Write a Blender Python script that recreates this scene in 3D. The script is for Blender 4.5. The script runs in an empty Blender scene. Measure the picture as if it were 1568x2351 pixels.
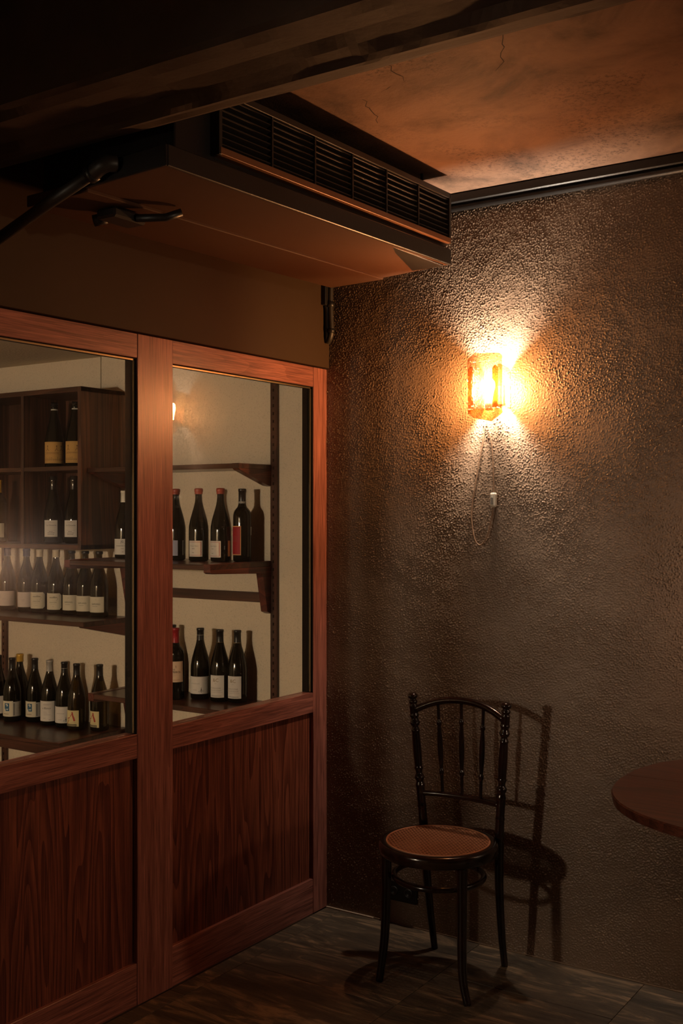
import bpy, bmesh, math, random
import numpy as np
from mathutils import Vector, Matrix

random.seed(7)
rng = np.random.default_rng(11)
scene = bpy.context.scene
COL = scene.collection
PI = math.pi

# ------------------------------------------------------------------ camera
# World: the plastered lamp wall is the plane y = 0, the glazed partition is x = 0, floor z = 0.
F_PX, IMG_W, IMG_H = 2523.0, 1568.0, 2351.0
cam_d = bpy.data.cameras.new('camera')
cam = bpy.data.objects.new('camera', cam_d)
COL.objects.link(cam)
cam.location = (2.453, -3.556, 1.55)
cam.rotation_euler = (PI / 2, 0, math.atan2(0.5568, 0.8307))
cam_d.sensor_fit = 'VERTICAL'
cam_d.sensor_height = 36.0
cam_d.lens = 36.0 * F_PX / IMG_H
cam_d.clip_start = 0.05
scene.camera = cam

# ------------------------------------------------------------------ world, exposure
world = bpy.data.worlds.new('world')
scene.world = world
world.use_nodes = True
world.node_tree.nodes['Background'].inputs[0].default_value = (1.0, 0.8, 0.6, 1)
world.node_tree.nodes['Background'].inputs[1].default_value = 0.0008
scene.view_settings.view_transform = 'Standard'
scene.view_settings.look = 'None'
scene.view_settings.gamma = 1.0
scene.view_settings.use_curve_mapping = False
scene.view_settings.exposure = 0.0
scene.cycles.max_bounces = 10
scene.cycles.transparent_max_bounces = 24
scene.cycles.caustics_reflective = False
scene.cycles.caustics_refractive = False
scene.cycles.sample_clamp_indirect = 12.0

WARM = (1.0, 0.77, 0.54)

def lamp_light(name, loc, power, radius, color=WARM):
    l = bpy.data.lights.new(name, 'POINT')
    l.energy = power
    l.color = color
    l.shadow_soft_size = radius
    o = bpy.data.objects.new(name, l)
    o.location = loc
    COL.objects.link(o)
    return o

def spot_light(name, loc, aim, power, radius, color, cone, blend):
    l = bpy.data.lights.new(name, 'SPOT')
    l.energy, l.color, l.shadow_soft_size = power, color, radius
    l.spot_size, l.spot_blend = math.radians(cone), blend
    o = bpy.data.objects.new(name, l)
    o.location = loc
    o.rotation_euler = Vector(aim).to_track_quat('-Z', 'Y').to_euler()
    COL.objects.link(o)
    return o

CELLAR_W, TABLE_W, ROOM_W, WALL_LAMP_E = 165.0, 21.0, 85.0, 3500.0
lamp_light('cellar_lamp_light', (-0.36, -4.6, 1.68), CELLAR_W, 0.065, (1.0, 0.84, 0.65))
# a shaded lamp beyond the frame, turned to the wall
spot_light('second_wall_lamp_light', (2.02, -0.20, 1.30), (-0.30, 1.0, 0.0), TABLE_W, 0.05, (1.0, 0.72, 0.54), 150, 0.6)
lamp_light('room_lamp_light', (5.4, -1.35, 2.10), ROOM_W, 0.06, (1.0, 0.72, 0.48))

# ------------------------------------------------------------------ helpers
def setp(o, label=None, cat=None, group=None, kind=None):
    if label: o['label'] = label
    if cat: o['category'] = cat
    if group: o['group'] = group
    if kind: o['kind'] = kind
    return o

def thing(name, label, cat, loc=(0, 0, 0), group=None):
    o = bpy.data.objects.new(name, None)
    o.empty_display_size = 0.05
    o.location = loc
    COL.objects.link(o)
    return setp(o, label, cat, group)

def empty_structure(name, loc=(0, 0, 0)):
    o = bpy.data.objects.new(name, None)
    o.location = loc
    COL.objects.link(o)
    o['kind'] = 'structure'
    return o

def link(name, me, mat, parent=None, smooth=False):
    if mat is not None and not me.materials:
        me.materials.append(mat)
    if smooth:
        me.polygons.foreach_set('use_smooth', [True] * len(me.polygons))
    o = bpy.data.objects.new(name, me)
    if parent is not None:
        o.parent = parent
    COL.objects.link(o)
    return o

def mesh(name, verts, faces, mat, parent=None, smooth=False):
    me = bpy.data.meshes.new(name)
    me.from_pydata([tuple(v) for v in verts], [], faces)
    me.update()
    return link(name, me, mat, parent, smooth)

def org(parent):
    """sum of the parents' locations (things are never rotated)"""
    v = Vector((0, 0, 0))
    p = parent
    while p is not None:
        v += Vector(p.location)
        p = p.parent
    return v

def bm_box(bm, x0, x1, y0, y1, z0, z1):
    vs = [bm.verts.new(p) for p in ((x0, y0, z0), (x1, y0, z0), (x1, y1, z0), (x0, y1, z0),
                                    (x0, y0, z1), (x1, y0, z1), (x1, y1, z1), (x0, y1, z1))]
    fs = []
    for f in ((0, 3, 2, 1), (4, 5, 6, 7), (0, 1, 5, 4), (1, 2, 6, 5), (2, 3, 7, 6), (3, 0, 4, 7)):
        fs.append(bm.faces.new([vs[i] for i in f]))
    return vs

def from_bm(name, bm, mat, parent=None, bevel=0.0, seg=1, smooth=False):
    if bevel > 0:
        bmesh.ops.bevel(bm, geom=list(bm.edges), offset=bevel, segments=seg, affect='EDGES', profile=0.5)
    bmesh.ops.recalc_face_normals(bm, faces=list(bm.faces))
    me = bpy.data.meshes.new(name)
    bm.to_mesh(me)
    bm.free()
    return link(name, me, mat, parent, smooth)

def box(name, x0, x1, y0, y1, z0, z1, mat, parent=None, bevel=0.0, seg=1):
    """box in world coordinates, stored relative to its parent"""
    d = org(parent)
    bm = bmesh.new()
    bm_box(bm, min(x0, x1) - d.x, max(x0, x1) - d.x, min(y0, y1) - d.y, max(y0, y1) - d.y,
           min(z0, z1) - d.z, max(z0, z1) - d.z)
    return from_bm(name, bm, mat, parent, bevel, seg)

def prism_x(name, pts, x0, x1, mat, parent=None, bevel=0.0):
    """polygon in (y, z), extruded along x"""
    d = org(parent)
    bm = bmesh.new()
    a = [bm.verts.new((x0 - d.x, y - d.y, z - d.z)) for y, z in pts]
    b = [bm.verts.new((x1 - d.x, y - d.y, z - d.z)) for y, z in pts]
    n = len(pts)
    bm.faces.new(a)
    bm.faces.new(list(reversed(b)))
    for i in range(n):
        bm.faces.new((a[i], b[i], b[(i + 1) % n], a[(i + 1) % n]))
    return from_bm(name, bm, mat, parent, bevel)

def lathe_data(profile, n=28, cap=True):
    verts, faces = [], []
    m = len(profile)
    for r, z in profile:
        for k in range(n):
            a = 2 * PI * k / n
            verts.append((r * math.cos(a), r * math.sin(a), z))
    for i in range(m - 1):
        for k in range(n):
            k2 = (k + 1) % n
            faces.append((i * n + k, i * n + k2, (i + 1) * n + k2, (i + 1) * n + k))
    if cap:
        faces.append(tuple(reversed(range(n))))
        faces.append(tuple((m - 1) * n + k for k in range(n)))
    return verts, faces

def lathe(name, profile, mat, parent=None, loc=(0, 0, 0), n=28):
    d = Vector(loc) - org(parent) if parent is not None else Vector(loc)
    v, f = lathe_data(profile, n)
    v = [(a + d.x, b + d.y, c + d.z) for a, b, c in v]
    return mesh(name, v, f, mat, parent, True)

def spline(pts, per=8):
    """Catmull-Rom through the points"""
    P = [Vector(p) for p in pts]
    P = [P[0] * 2 - P[1]] + P + [P[-1] * 2 - P[-2]]
    out = []
    for i in range(1, len(P) - 2):
        for s in range(per):
            t = s / per
            a, b, c, d = P[i - 1], P[i], P[i + 1], P[i + 2]
            out.append(0.5 * ((2 * b) + (c - a) * t + (2 * a - 5 * b + 4 * c - d) * t * t + (3 * b - a - 3 * c + d) * t ** 3))
    out.append(P[-2])
    return out

def tube(name, pts, rad, mat, parent=None, n=10, closed=False):
    """swept tube; rad is a number or a list, one per point"""
    d = org(parent)
    P = [Vector(p) - d for p in pts]
    m = len(P)
    R = rad if isinstance(rad, (list, tuple)) else [rad] * m
    up = None
    verts, faces = [], []
    for i in range(m):
        if closed:
            t = (P[(i + 1) % m] - P[i - 1]).normalized()
        else:
            t = (P[min(i + 1, m - 1)] - P[max(i - 1, 0)]).normalized()
        if up is None:
            up = Vector((0, 0, 1)) if abs(t.z) < 0.9 else Vector((1, 0, 0))
        up = (up - t * up.dot(t)).normalized()
        s = t.cross(up)
        for k in range(n):
            a = 2 * PI * k / n
            verts.append(P[i] + (up * math.cos(a) + s * math.sin(a)) * R[i])
    for i in range(m if closed else m - 1):
        j = (i + 1) % m
        for k in range(n):
            k2 = (k + 1) % n
            faces.append((i * n + k, i * n + k2, j * n + k2, j * n + k))
    if not closed:
        faces.append(tuple(reversed(range(n))))
        faces.append(tuple((m - 1) * n + k for k in range(n)))
    return mesh(name, verts, faces, mat, parent, True)

# ------------------------------------------------------------------ materials
def new_mat(name):
    m = bpy.data.materials.new(name)
    m.use_nodes = True
    nt = m.node_tree
    nt.nodes.clear()
    out = nt.nodes.new('ShaderNodeOutputMaterial')
    return m, nt, out

def N(nt, typ, **kw):
    n = nt.nodes.new(typ)
    for k, v in kw.items():
        if k in n.inputs:
            n.inputs[k].default_value = v
        else:
            setattr(n, k, v)
    return n

def principled(nt, out, color=(0.5, 0.5, 0.5), rough=0.5, spec=0.5, metal=0.0, coat=0.0):
    b = nt.nodes.new('ShaderNodeBsdfPrincipled')
    b.inputs['Base Color'].default_value = (*color, 1)
    b.inputs['Roughness'].default_value = rough
    b.inputs['Specular IOR Level'].default_value = spec
    b.inputs['Metallic'].default_value = metal
    b.inputs['Coat Weight'].default_value = coat
    b.inputs['Coat Roughness'].default_value = 0.12
    nt.links.new(b.outputs[0], out.inputs[0])
    return b

def plain(name, color, rough=0.5, spec=0.5, metal=0.0, coat=0.0, bump=0.0, bscale=60.0, var=0.0):
    m, nt, out = new_mat(name)
    b = principled(nt, out, color, rough, spec, metal, coat)
    if bump > 0 or var > 0:
        tc = N(nt, 'ShaderNodeTexCoord')
        no = N(nt, 'ShaderNodeTexNoise', Scale=bscale, Detail=4.0)
        nt.links.new(tc.outputs['Object'], no.inputs['Vector'])
        if bump > 0:
            bp = N(nt, 'ShaderNodeBump', Strength=bump, Distance=0.002)
            nt.links.new(no.outputs[0], bp.inputs['Height'])
            nt.links.new(bp.outputs[0], b.inputs['Normal'])
        if var > 0:
            no2 = N(nt, 'ShaderNodeTexNoise', Scale=bscale * 0.12, Detail=5.0, Roughness=0.65)
            nt.links.new(tc.outputs['Object'], no2.inputs['Vector'])
            mx = N(nt, 'ShaderNodeMix', data_type='RGBA')
            mx.inputs[6].default_value = (*[c * (1 - var) for c in color], 1)
            mx.inputs[7].default_value = (*[min(1, c * (1 + var)) for c in color], 1)
            nt.links.new(no2.outputs[0], mx.inputs[0])
            nt.links.new(mx.outputs[2], b.inputs['Base Color'])
    return m

def wood(name, dark, light, axis='Z', rough=0.38, figure=0.6, coat=0.0, spec=0.45, scale=1.0, pores=0.55):
    m, nt, out = new_mat(name)
    b = principled(nt, out, light, rough, spec, 0, coat)
    tc = N(nt, 'ShaderNodeTexCoord')
    oi = N(nt, 'ShaderNodeObjectInfo')
    mul = N(nt, 'ShaderNodeVectorMath', operation='MULTIPLY')
    mul.inputs[1].default_value = (7.3, 5.1, 3.7)
    nt.links.new(oi.outputs['Random'], mul.inputs[0])
    add = N(nt, 'ShaderNodeVectorMath', operation='ADD')
    nt.links.new(tc.outputs['Object'], add.inputs[0])
    nt.links.new(mul.outputs[0], add.inputs[1])

    def stretched(k):
        mp = N(nt, 'ShaderNodeMapping')
        s = [1.0 * scale] * 3
        s['XYZ'.index(axis)] = k * scale
        mp.inputs['Scale'].default_value = s
        nt.links.new(add.outputs[0], mp.inputs['Vector'])
        return mp
    m1 = stretched(0.05)
    broad = N(nt, 'ShaderNodeTexNoise', Scale=26.0, Detail=5.0, Roughness=0.6, Distortion=0.5)
    nt.links.new(m1.outputs[0], broad.inputs['Vector'])
    m2 = stretched(0.065)
    rings0 = N(nt, 'ShaderNodeTexNoise', Scale=5.5, Detail=1.5, Roughness=0.45, Distortion=0.2)
    nt.links.new(m2.outputs[0], rings0.inputs['Vector'])
    rm = N(nt, 'ShaderNodeMath', operation='MULTIPLY')
    rm.inputs[1].default_value = 16.0
    nt.links.new(rings0.outputs[0], rm.inputs[0])
    fr = N(nt, 'ShaderNodeMath', operation='FRACT')
    nt.links.new(rm.outputs[0], fr.inputs[0])
    ring = N(nt, 'ShaderNodeMapRange')
    ring.inputs['From Min'].default_value = 0.0
    ring.inputs['From Max'].default_value = 1.0
    ring.interpolation_type = 'SMOOTHSTEP'
    nt.links.new(fr.outputs[0], ring.inputs['Value'])
    mx = N(nt, 'ShaderNodeMix', data_type='FLOAT')
    mx.inputs[0].default_value = figure
    nt.links.new(broad.outputs[0], mx.inputs[2])
    nt.links.new(ring.outputs[0], mx.inputs[3])
    ramp = N(nt, 'ShaderNodeValToRGB')
    ramp.color_ramp.elements[0].position = 0.22
    ramp.color_ramp.elements[0].color = (*dark, 1)
    ramp.color_ramp.elements[1].position = 0.72
    ramp.color_ramp.elements[1].color = (*light, 1)
    nt.links.new(mx.outputs[0], ramp.inputs[0])
    m3 = stretched(0.02)
    fine = N(nt, 'ShaderNodeTexNoise', Scale=230.0, Detail=3.0, Roughness=0.6)
    nt.links.new(m3.outputs[0], fine.inputs['Vector'])
    fr2 = N(nt, 'ShaderNodeMapRange')
    fr2.inputs['From Min'].default_value = 0.35
    fr2.inputs['From Max'].default_value = 0.62
    fr2.inputs['To Min'].default_value = 1.0 - pores
    fr2.inputs['To Max'].default_value = 1.08
    nt.links.new(fine.outputs[0], fr2.inputs['Value'])
    mm = N(nt, 'ShaderNodeVectorMath', operation='SCALE')
    nt.links.new(ramp.outputs[0], mm.inputs[0])
    nt.links.new(fr2.outputs[0], mm.inputs['Scale'])
    nt.links.new(mm.outputs[0], b.inputs['Base Color'])
    bp = N(nt, 'ShaderNodeBump', Strength=0.12, Distance=0.001)
    nt.links.new(fine.outputs[0], bp.inputs['Height'])
    nt.links.new(bp.outputs[0], b.inputs['Normal'])
    return m

RED_D, RED_L = (0.180, 0.058, 0.043), (0.46, 0.172, 0.128)
M = {}
M['frame_v'] = wood('red_hardwood_upright', RED_D, RED_L, 'Z', 0.36, 0.12, scale=1.5)
M['frame_h'] = wood('red_hardwood_rail', RED_D, RED_L, 'Y', 0.36, 0.15, scale=1.5)
M['panel'] = wood('figured_veneer_panel', (0.105, 0.025, 0.014), (0.245, 0.070, 0.038), 'Z', 0.42, 0.5, scale=1.6)
M['shelf'] = wood('dark_shelf_wood', (0.030, 0.010, 0.006), (0.085, 0.028, 0.015), 'X', 0.28, 0.4, pores=0.4)
M['shelf_y'] = wood('dark_bracket_wood', (0.055, 0.013, 0.008), (0.15, 0.036, 0.022), 'Y', 0.34, 0.4, pores=0.4)
M['shelf_z'] = wood('dark_upright_wood', (0.030, 0.010, 0.006), (0.085, 0.028, 0.015), 'Z', 0.35, 0.4, pores=0.4)
M['cab_x'] = wood('walnut_board', (0.045, 0.019, 0.010), (0.12, 0.048, 0.026), 'X', 0.36, 0.4, pores=0.4)
M['cab_z'] = wood('walnut_panel', (0.045, 0.019, 0.010), (0.12, 0.048, 0.026), 'Z', 0.36, 0.4, pores=0.4)
M['table'] = wood('red_table_top_wood', (0.050, 0.015, 0.009), (0.12, 0.036, 0.021), 'X', 0.33, 0.4, coat=0.2)
M['jamb'] = plain('black_painted_jamb', (0.010, 0.007, 0.005), 0.8, spec=0.1)
M['bead'] = plain('bronze_glazing_bead', (0.30, 0.23, 0.14), 0.35, metal=1.0)
M['black_metal'] = plain('black_metal', (0.012, 0.010, 0.009), 0.42, bump=0.15, bscale=200)
M['louver'] = plain('grey_black_louver_metal', (0.030, 0.024, 0.019), 0.45, bump=0.1, bscale=150)
M['unit'] = plain('brown_painted_sheet_metal', (0.085, 0.040, 0.022), 0.60, spec=0.15, bump=0.10, bscale=14, var=0.22)
M['lip'] = plain('copper_brown_lip', (0.26, 0.12, 0.06), 0.38, metal=0.35)
M['fascia'] = plain('dark_brown_board', (0.048, 0.027, 0.014), 0.65, spec=0.15, bump=0.05, bscale=8, var=0.15)
M['lacquer'] = wood('black_brown_lacquered_beech', (0.006, 0.003, 0.002), (0.020, 0.007, 0.005), 'Z', 0.18, 0.3, coat=0.35, pores=0.3)
M['cane'] = plain('woven_cane', (0.58, 0.27, 0.15), 0.45, bump=0.3, bscale=400)
M['cord'] = plain('brown_fabric_cord', (0.22, 0.12, 0.065), 0.6)
M['plastic'] = plain('ivory_plastic', (0.62, 0.56, 0.46), 0.35)
M['plastic_dark'] = plain('grey_rocker_plastic', (0.16, 0.14, 0.12), 0.3)
M['socket'] = plain('black_socket_plastic', (0.008, 0.007, 0.006), 0.35)
M['grout_dark'] = plain('brown_sealant', (0.16, 0.10, 0.06), 0.8, bump=0.4, bscale=120, var=0.4)
M['grout'] = plain('pale_sealant', (0.34, 0.25, 0.18), 0.8, bump=0.4, bscale=120, var=0.3)

def stucco_mat(name, c1, c2, rough, scale, strength, dist, spec=0.5, speck=0.0):
    m, nt, out = new_mat(name)
    b = principled(nt, out, c1, rough, spec)
    tc = N(nt, 'ShaderNodeTexCoord')
    patch = N(nt, 'ShaderNodeTexNoise', Scale=2.2, Detail=5.0, Roughness=0.6)
    nt.links.new(tc.outputs['Object'], patch.inputs['Vector'])
    mx = N(nt, 'ShaderNodeMix', data_type='RGBA')
    mx.inputs[6].default_value = (*c1, 1)
    mx.inputs[7].default_value = (*c2, 1)
    nt.links.new(patch.outputs[0], mx.inputs[0])
    col = mx.outputs[2]
    if speck > 0:
        sp = N(nt, 'ShaderNodeTexNoise', Scale=190.0, Detail=2.0)
        nt.links.new(tc.outputs['Object'], sp.inputs['Vector'])
        mr = N(nt, 'ShaderNodeMapRange')
        mr.inputs['From Min'].default_value = 0.30
        mr.inputs['From Max'].default_value = 0.44
        mr.inputs['To Min'].default_value = 1.0 - speck
        mr.inputs['To Max'].default_value = 1.0
        nt.links.new(sp.outputs[0], mr.inputs['Value'])
        sc = N(nt, 'ShaderNodeVectorMath', operation='SCALE')
        nt.links.new(col, sc.inputs[0])
        nt.links.new(mr.outputs[0], sc.inputs['Scale'])
        col = sc.outputs[0]
    nt.links.new(col, b.inputs['Base Color'])
    no = N(nt, 'ShaderNodeTexNoise', Scale=scale, Detail=3.0, Roughness=0.55)
    nt.links.new(tc.outputs['Object'], no.inputs['Vector'])
    bp = N(nt, 'ShaderNodeBump', Strength=strength, Distance=dist)
    nt.links.new(no.outputs[0], bp.inputs['Height'])
    nt.links.new(bp.outputs[0], b.inputs['Normal'])
    return m

M['wall'] = stucco_mat('brown_gloss_stucco', (0.175, 0.114, 0.076), (0.205, 0.134, 0.089), 0.33, 420, 0.5, 0.0016, 0.5)
M['wall_plain'] = stucco_mat('brown_stucco_beyond', (0.175, 0.114, 0.076), (0.205, 0.134, 0.089), 0.42, 85, 0.9, 0.006, 0.5)
M['cream'] = stucco_mat('cream_cellar_plaster', (0.66, 0.55, 0.40), (0.72, 0.60, 0.44), 0.8, 95, 0.5, 0.004, 0.2, 0.16)
M['dark_room'] = stucco_mat('dark_brown_plaster', (0.060, 0.036, 0.022), (0.085, 0.05, 0.03), 0.7, 60, 0.4, 0.004, 0.3)

def ceiling_mat():
    m, nt, out = new_mat('smoked_terracotta_plaster')
    b = principled(nt, out, (0.2, 0.09, 0.04), 0.72, 0.25)
    tc = N(nt, 'ShaderNodeTexCoord')
    big = N(nt, 'ShaderNodeTexNoise', Scale=3.1, Detail=6.0, Roughness=0.62, Distortion=0.5)
    nt.links.new(tc.outputs['Object'], big.inputs['Vector'])
    ramp = N(nt, 'ShaderNodeValToRGB')
    e = ramp.color_ramp.elements
    e[0].position, e[0].color = 0.33, (0.055, 0.032, 0.021, 1)
    e[1].position, e[1].color = 0.60, (0.245, 0.140, 0.090, 1)
    x = ramp.color_ramp.elements.new(0.46)
    x.color = (0.175, 0.098, 0.062, 1)
    nt.links.new(big.outputs[0], ramp.inputs[0])
    sp = N(nt, 'ShaderNodeTexNoise', Scale=85.0, Detail=3.0, Roughness=0.7)
    nt.links.new(tc.outputs['Object'], sp.inputs['Vector'])
    soot = N(nt, 'ShaderNodeMapRange')
    soot.inputs['From Min'].default_value = 0.36
    soot.inputs['From Max'].default_value = 0.50
    soot.inputs['To Min'].default_value = 0.45
    soot.inputs['To Max'].default_value = 1.0
    nt.links.new(sp.outputs[0], soot.inputs['Value'])
    where = N(nt, 'ShaderNodeTexNoise', Scale=2.6, Detail=3.0)
    mpw = N(nt, 'ShaderNodeMapping')
    mpw.inputs['Location'].default_value = (3.1, 7.7, 0)
    nt.links.new(tc.outputs['Object'], mpw.inputs['Vector'])
    nt.links.new(mpw.outputs[0], where.inputs['Vector'])
    wr = N(nt, 'ShaderNodeMapRange')
    wr.inputs['From Min'].default_value = 0.48
    wr.inputs['From Max'].default_value = 0.62
    nt.links.new(where.outputs[0], wr.inputs['Value'])
    fac = N(nt, 'ShaderNodeMix', data_type='FLOAT')
    fac.inputs[2].default_value = 1.0
    nt.links.new(wr.outputs[0], fac.inputs[0])
    nt.links.new(soot.outputs[0], fac.inputs[3])
    sc = N(nt, 'ShaderNodeVectorMath', operation='SCALE')
    nt.links.new(ramp.outputs[0], sc.inputs[0])
    nt.links.new(fac.outputs[0], sc.inputs['Scale'])
    nt.links.new(sc.outputs[0], b.inputs['Base Color'])
    bp = N(nt, 'ShaderNodeBump', Strength=0.35, Distance=0.004)
    nt.links.new(sp.outputs[0], bp.inputs['Height'])
    nt.links.new(bp.outputs[0], b.inputs['Normal'])
    return m
M['ceiling'] = ceiling_mat()
M['beam'] = plain('rough_dark_plaster_beam', (0.046, 0.026, 0.017), 0.75, spec=0.2, bump=0.5, bscale=45, var=0.45)
M['crack'] = plain('dark_plaster_crack', (0.02, 0.01, 0.006), 0.9)

def slate_mat():
    m, nt, out = new_mat('riven_slate')
    b = principled(nt, out, (0.05, 0.04, 0.03), 0.5, 0.4)
    tc = N(nt, 'ShaderNodeTexCoord')
    oi = N(nt, 'ShaderNodeObjectInfo')
    mul = N(nt, 'ShaderNodeVectorMath', operation='MULTIPLY')
    mul.inputs[1].default_value = (13.0, 9.0, 4.0)
    nt.links.new(oi.outputs['Random'], mul.inputs[0])
    add = N(nt, 'ShaderNodeVectorMath', operation='ADD')
    nt.links.new(tc.outputs['Object'], add.inputs[0])
    nt.links.new(mul.outputs[0], add.inputs[1])
    mp = N(nt, 'ShaderNodeMapping')
    mp.inputs['Rotation'].default_value = (0, 0, 0.62)
    mp.inputs['Scale'].default_value = (1.0, 5.0, 1.0)
    nt.links.new(add.outputs[0], mp.inputs['Vector'])
    big = N(nt, 'ShaderNodeTexNoise', Scale=3.4, Detail=9.0, Roughness=0.68, Distortion=1.1)
    nt.links.new(mp.outputs[0], big.inputs['Vector'])
    ramp = N(nt, 'ShaderNodeValToRGB')
    e = ramp.color_ramp.elements
    e[0].position, e[0].color = 0.36, (0.044, 0.032, 0.022, 1)
    e[1].position, e[1].color = 0.64, (0.28, 0.185, 0.110, 1)
    x = ramp.color_ramp.elements.new(0.52)
    x.color = (0.092, 0.066, 0.044, 1)
    nt.links.new(big.outputs[0], ramp.inputs[0])
    nt.links.new(ramp.outputs[0], b.inputs['Base Color'])
    fine = N(nt, 'ShaderNodeTexNoise', Scale=38.0, Detail=5.0, Roughness=0.7)
    nt.links.new(mp.outputs[0], fine.inputs['Vector'])
    ad = N(nt, 'ShaderNodeMath', operation='ADD')
    nt.links.new(big.outputs[0], ad.inputs[0])
    nt.links.new(fine.outputs[0], ad.inputs[1])
    bp = N(nt, 'ShaderNodeBump', Strength=0.5, Distance=0.006)
    nt.links.new(ad.outputs[0], bp.inputs['Height'])
    nt.links.new(bp.outputs[0], b.inputs['Normal'])
    return m
M['slate'] = slate_mat()

def schlick(nt):
    """fresnel of an air/glass face, the same from either side"""
    geo = N(nt, 'ShaderNodeNewGeometry')
    ior = N(nt, 'ShaderNodeMix', data_type='FLOAT')
    ior.inputs[2].default_value = 1.5
    ior.inputs[3].default_value = 1.0 / 1.5
    nt.links.new(geo.outputs['Backfacing'], ior.inputs[0])
    fr = N(nt, 'ShaderNodeFresnel')
    nt.links.new(ior.outputs[0], fr.inputs['IOR'])
    return fr

def thin_glass(name, tint, rough=0.0, body=None, body_fac=0.0):
    m, nt, out = new_mat(name)
    tr = N(nt, 'ShaderNodeBsdfTransparent')
    tr.inputs[0].default_value = (*tint, 1)
    base = tr.outputs[0]
    if body is not None:
        di = N(nt, 'ShaderNodeBsdfDiffuse')
        di.inputs[0].default_value = (*body, 1)
        mb = N(nt, 'ShaderNodeMixShader')
        mb.inputs[0].default_value = body_fac
        nt.links.new(base, mb.inputs[1])
        nt.links.new(di.outputs[0], mb.inputs[2])
        base = mb.outputs[0]
    gl = N(nt, 'ShaderNodeBsdfGlossy')
    gl.inputs['Roughness'].default_value = rough
    fr = schlick(nt)
    mx = N(nt, 'ShaderNodeMixShader')
    nt.links.new(fr.outputs[0], mx.inputs[0])
    nt.links.new(base, mx.inputs[1])
    nt.links.new(gl.outputs[0], mx.inputs[2])
    nt.links.new(mx.outputs[0], out.inputs[0])
    return m
M['pane'] = thin_glass('clear_window_glass', (0.97, 0.97, 0.95))
M['glass_dark'] = thin_glass('near_black_green_glass', (0.17, 0.14, 0.055), 0.03, (0.006, 0.006, 0.003), 0.72)
M['glass_olive'] = thin_glass('olive_green_glass', (0.42, 0.31, 0.085), 0.03, (0.016, 0.012, 0.004), 0.50)

def amber_mat(name, tint, frost, c0, c1):
    """thick cast amber glass: clear amber, cloudy with ice-like frost"""
    m, nt, out = new_mat(name)
    tc = N(nt, 'ShaderNodeTexCoord')
    w = N(nt, 'ShaderNodeTexWave', Scale=38.0, Distortion=9.0, Detail=3.0)
    w.inputs['Detail Scale'].default_value = 1.6
    nt.links.new(tc.outputs['Object'], w.inputs['Vector'])
    no = N(nt, 'ShaderNodeTexNoise', Scale=70.0, Detail=4.0)
    nt.links.new(tc.outputs['Object'], no.inputs['Vector'])
    ad = N(nt, 'ShaderNodeMath', operation='ADD')
    nt.links.new(w.outputs[1], ad.inputs[0])
    nt.links.new(no.outputs[0], ad.inputs[1])
    bp = N(nt, 'ShaderNodeBump', Strength=0.9, Distance=0.004)
    nt.links.new(ad.outputs[0], bp.inputs['Height'])
    ramp = N(nt, 'ShaderNodeValToRGB')
    ramp.color_ramp.elements[0].position = 0.25
    ramp.color_ramp.elements[0].color = (*c0, 1)
    ramp.color_ramp.elements[1].position = 0.85
    ramp.color_ramp.elements[1].color = (*c1, 1)
    hf = N(nt, 'ShaderNodeMath', operation='MULTIPLY')
    hf.inputs[1].default_value = 0.55
    nt.links.new(ad.outputs[0], hf.inputs[0])
    nt.links.new(hf.outputs[0], ramp.inputs[0])
    tr = N(nt, 'ShaderNodeBsdfTransparent')
    tmx = N(nt, 'ShaderNodeMix', data_type='RGBA')
    tmx.inputs[6].default_value = (*[c * 0.72 for c in tint], 1)
    tmx.inputs[7].default_value = (*tint, 1)
    nt.links.new(hf.outputs[0], tmx.inputs[0])
    nt.links.new(tmx.outputs[2], tr.inputs[0])
    tl = N(nt, 'ShaderNodeBsdfTranslucent')
    nt.links.new(ramp.outputs[0], tl.inputs[0])
    nt.links.new(bp.outputs[0], tl.inputs['Normal'])
    gl = N(nt, 'ShaderNodeBsdfGlossy')
    gl.inputs['Roughness'].default_value = 0.12
    nt.links.new(bp.outputs[0], gl.inputs['Normal'])
    m1 = N(nt, 'ShaderNodeMixShader')
    m1.inputs[0].default_value = frost
    nt.links.new(tr.outputs[0], m1.inputs[1])
    nt.links.new(tl.outputs[0], m1.inputs[2])
    m2 = N(nt, 'ShaderNodeMixShader')
    m2.inputs[0].default_value = 0.08
    nt.links.new(m1.outputs[0], m2.inputs[1])
    nt.links.new(gl.outputs[0], m2.inputs[2])
    nt.links.new(m2.outputs[0], out.inputs[0])
    return m
M['amber'] = amber_mat('cast_amber_ice_glass', (0.76, 0.54, 0.36), 0.010, (0.80, 0.40, 0.12), (1.0, 0.80, 0.50))
M['amber_side'] = amber_mat('deep_amber_ice_glass', (0.65, 0.485, 0.315), 0.010, (0.80, 0.40, 0.12), (1.0, 0.80, 0.50))
M['amber_thick'] = amber_mat('thick_amber_glass', (0.62, 0.39, 0.19), 0.03, (0.55, 0.22, 0.05), (0.85, 0.50, 0.20))

def emit_mat(name, color, strength):
    m, nt, out = new_mat(name)
    e = N(nt, 'ShaderNodeEmission')
    e.inputs[0].default_value = (*color, 1)
    e.inputs[1].default_value = strength
    nt.links.new(e.outputs[0], out.inputs[0])
    return m
M['bulb'] = emit_mat('lit_bulb', (1.0, 0.83, 0.65), WALL_LAMP_E)

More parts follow.
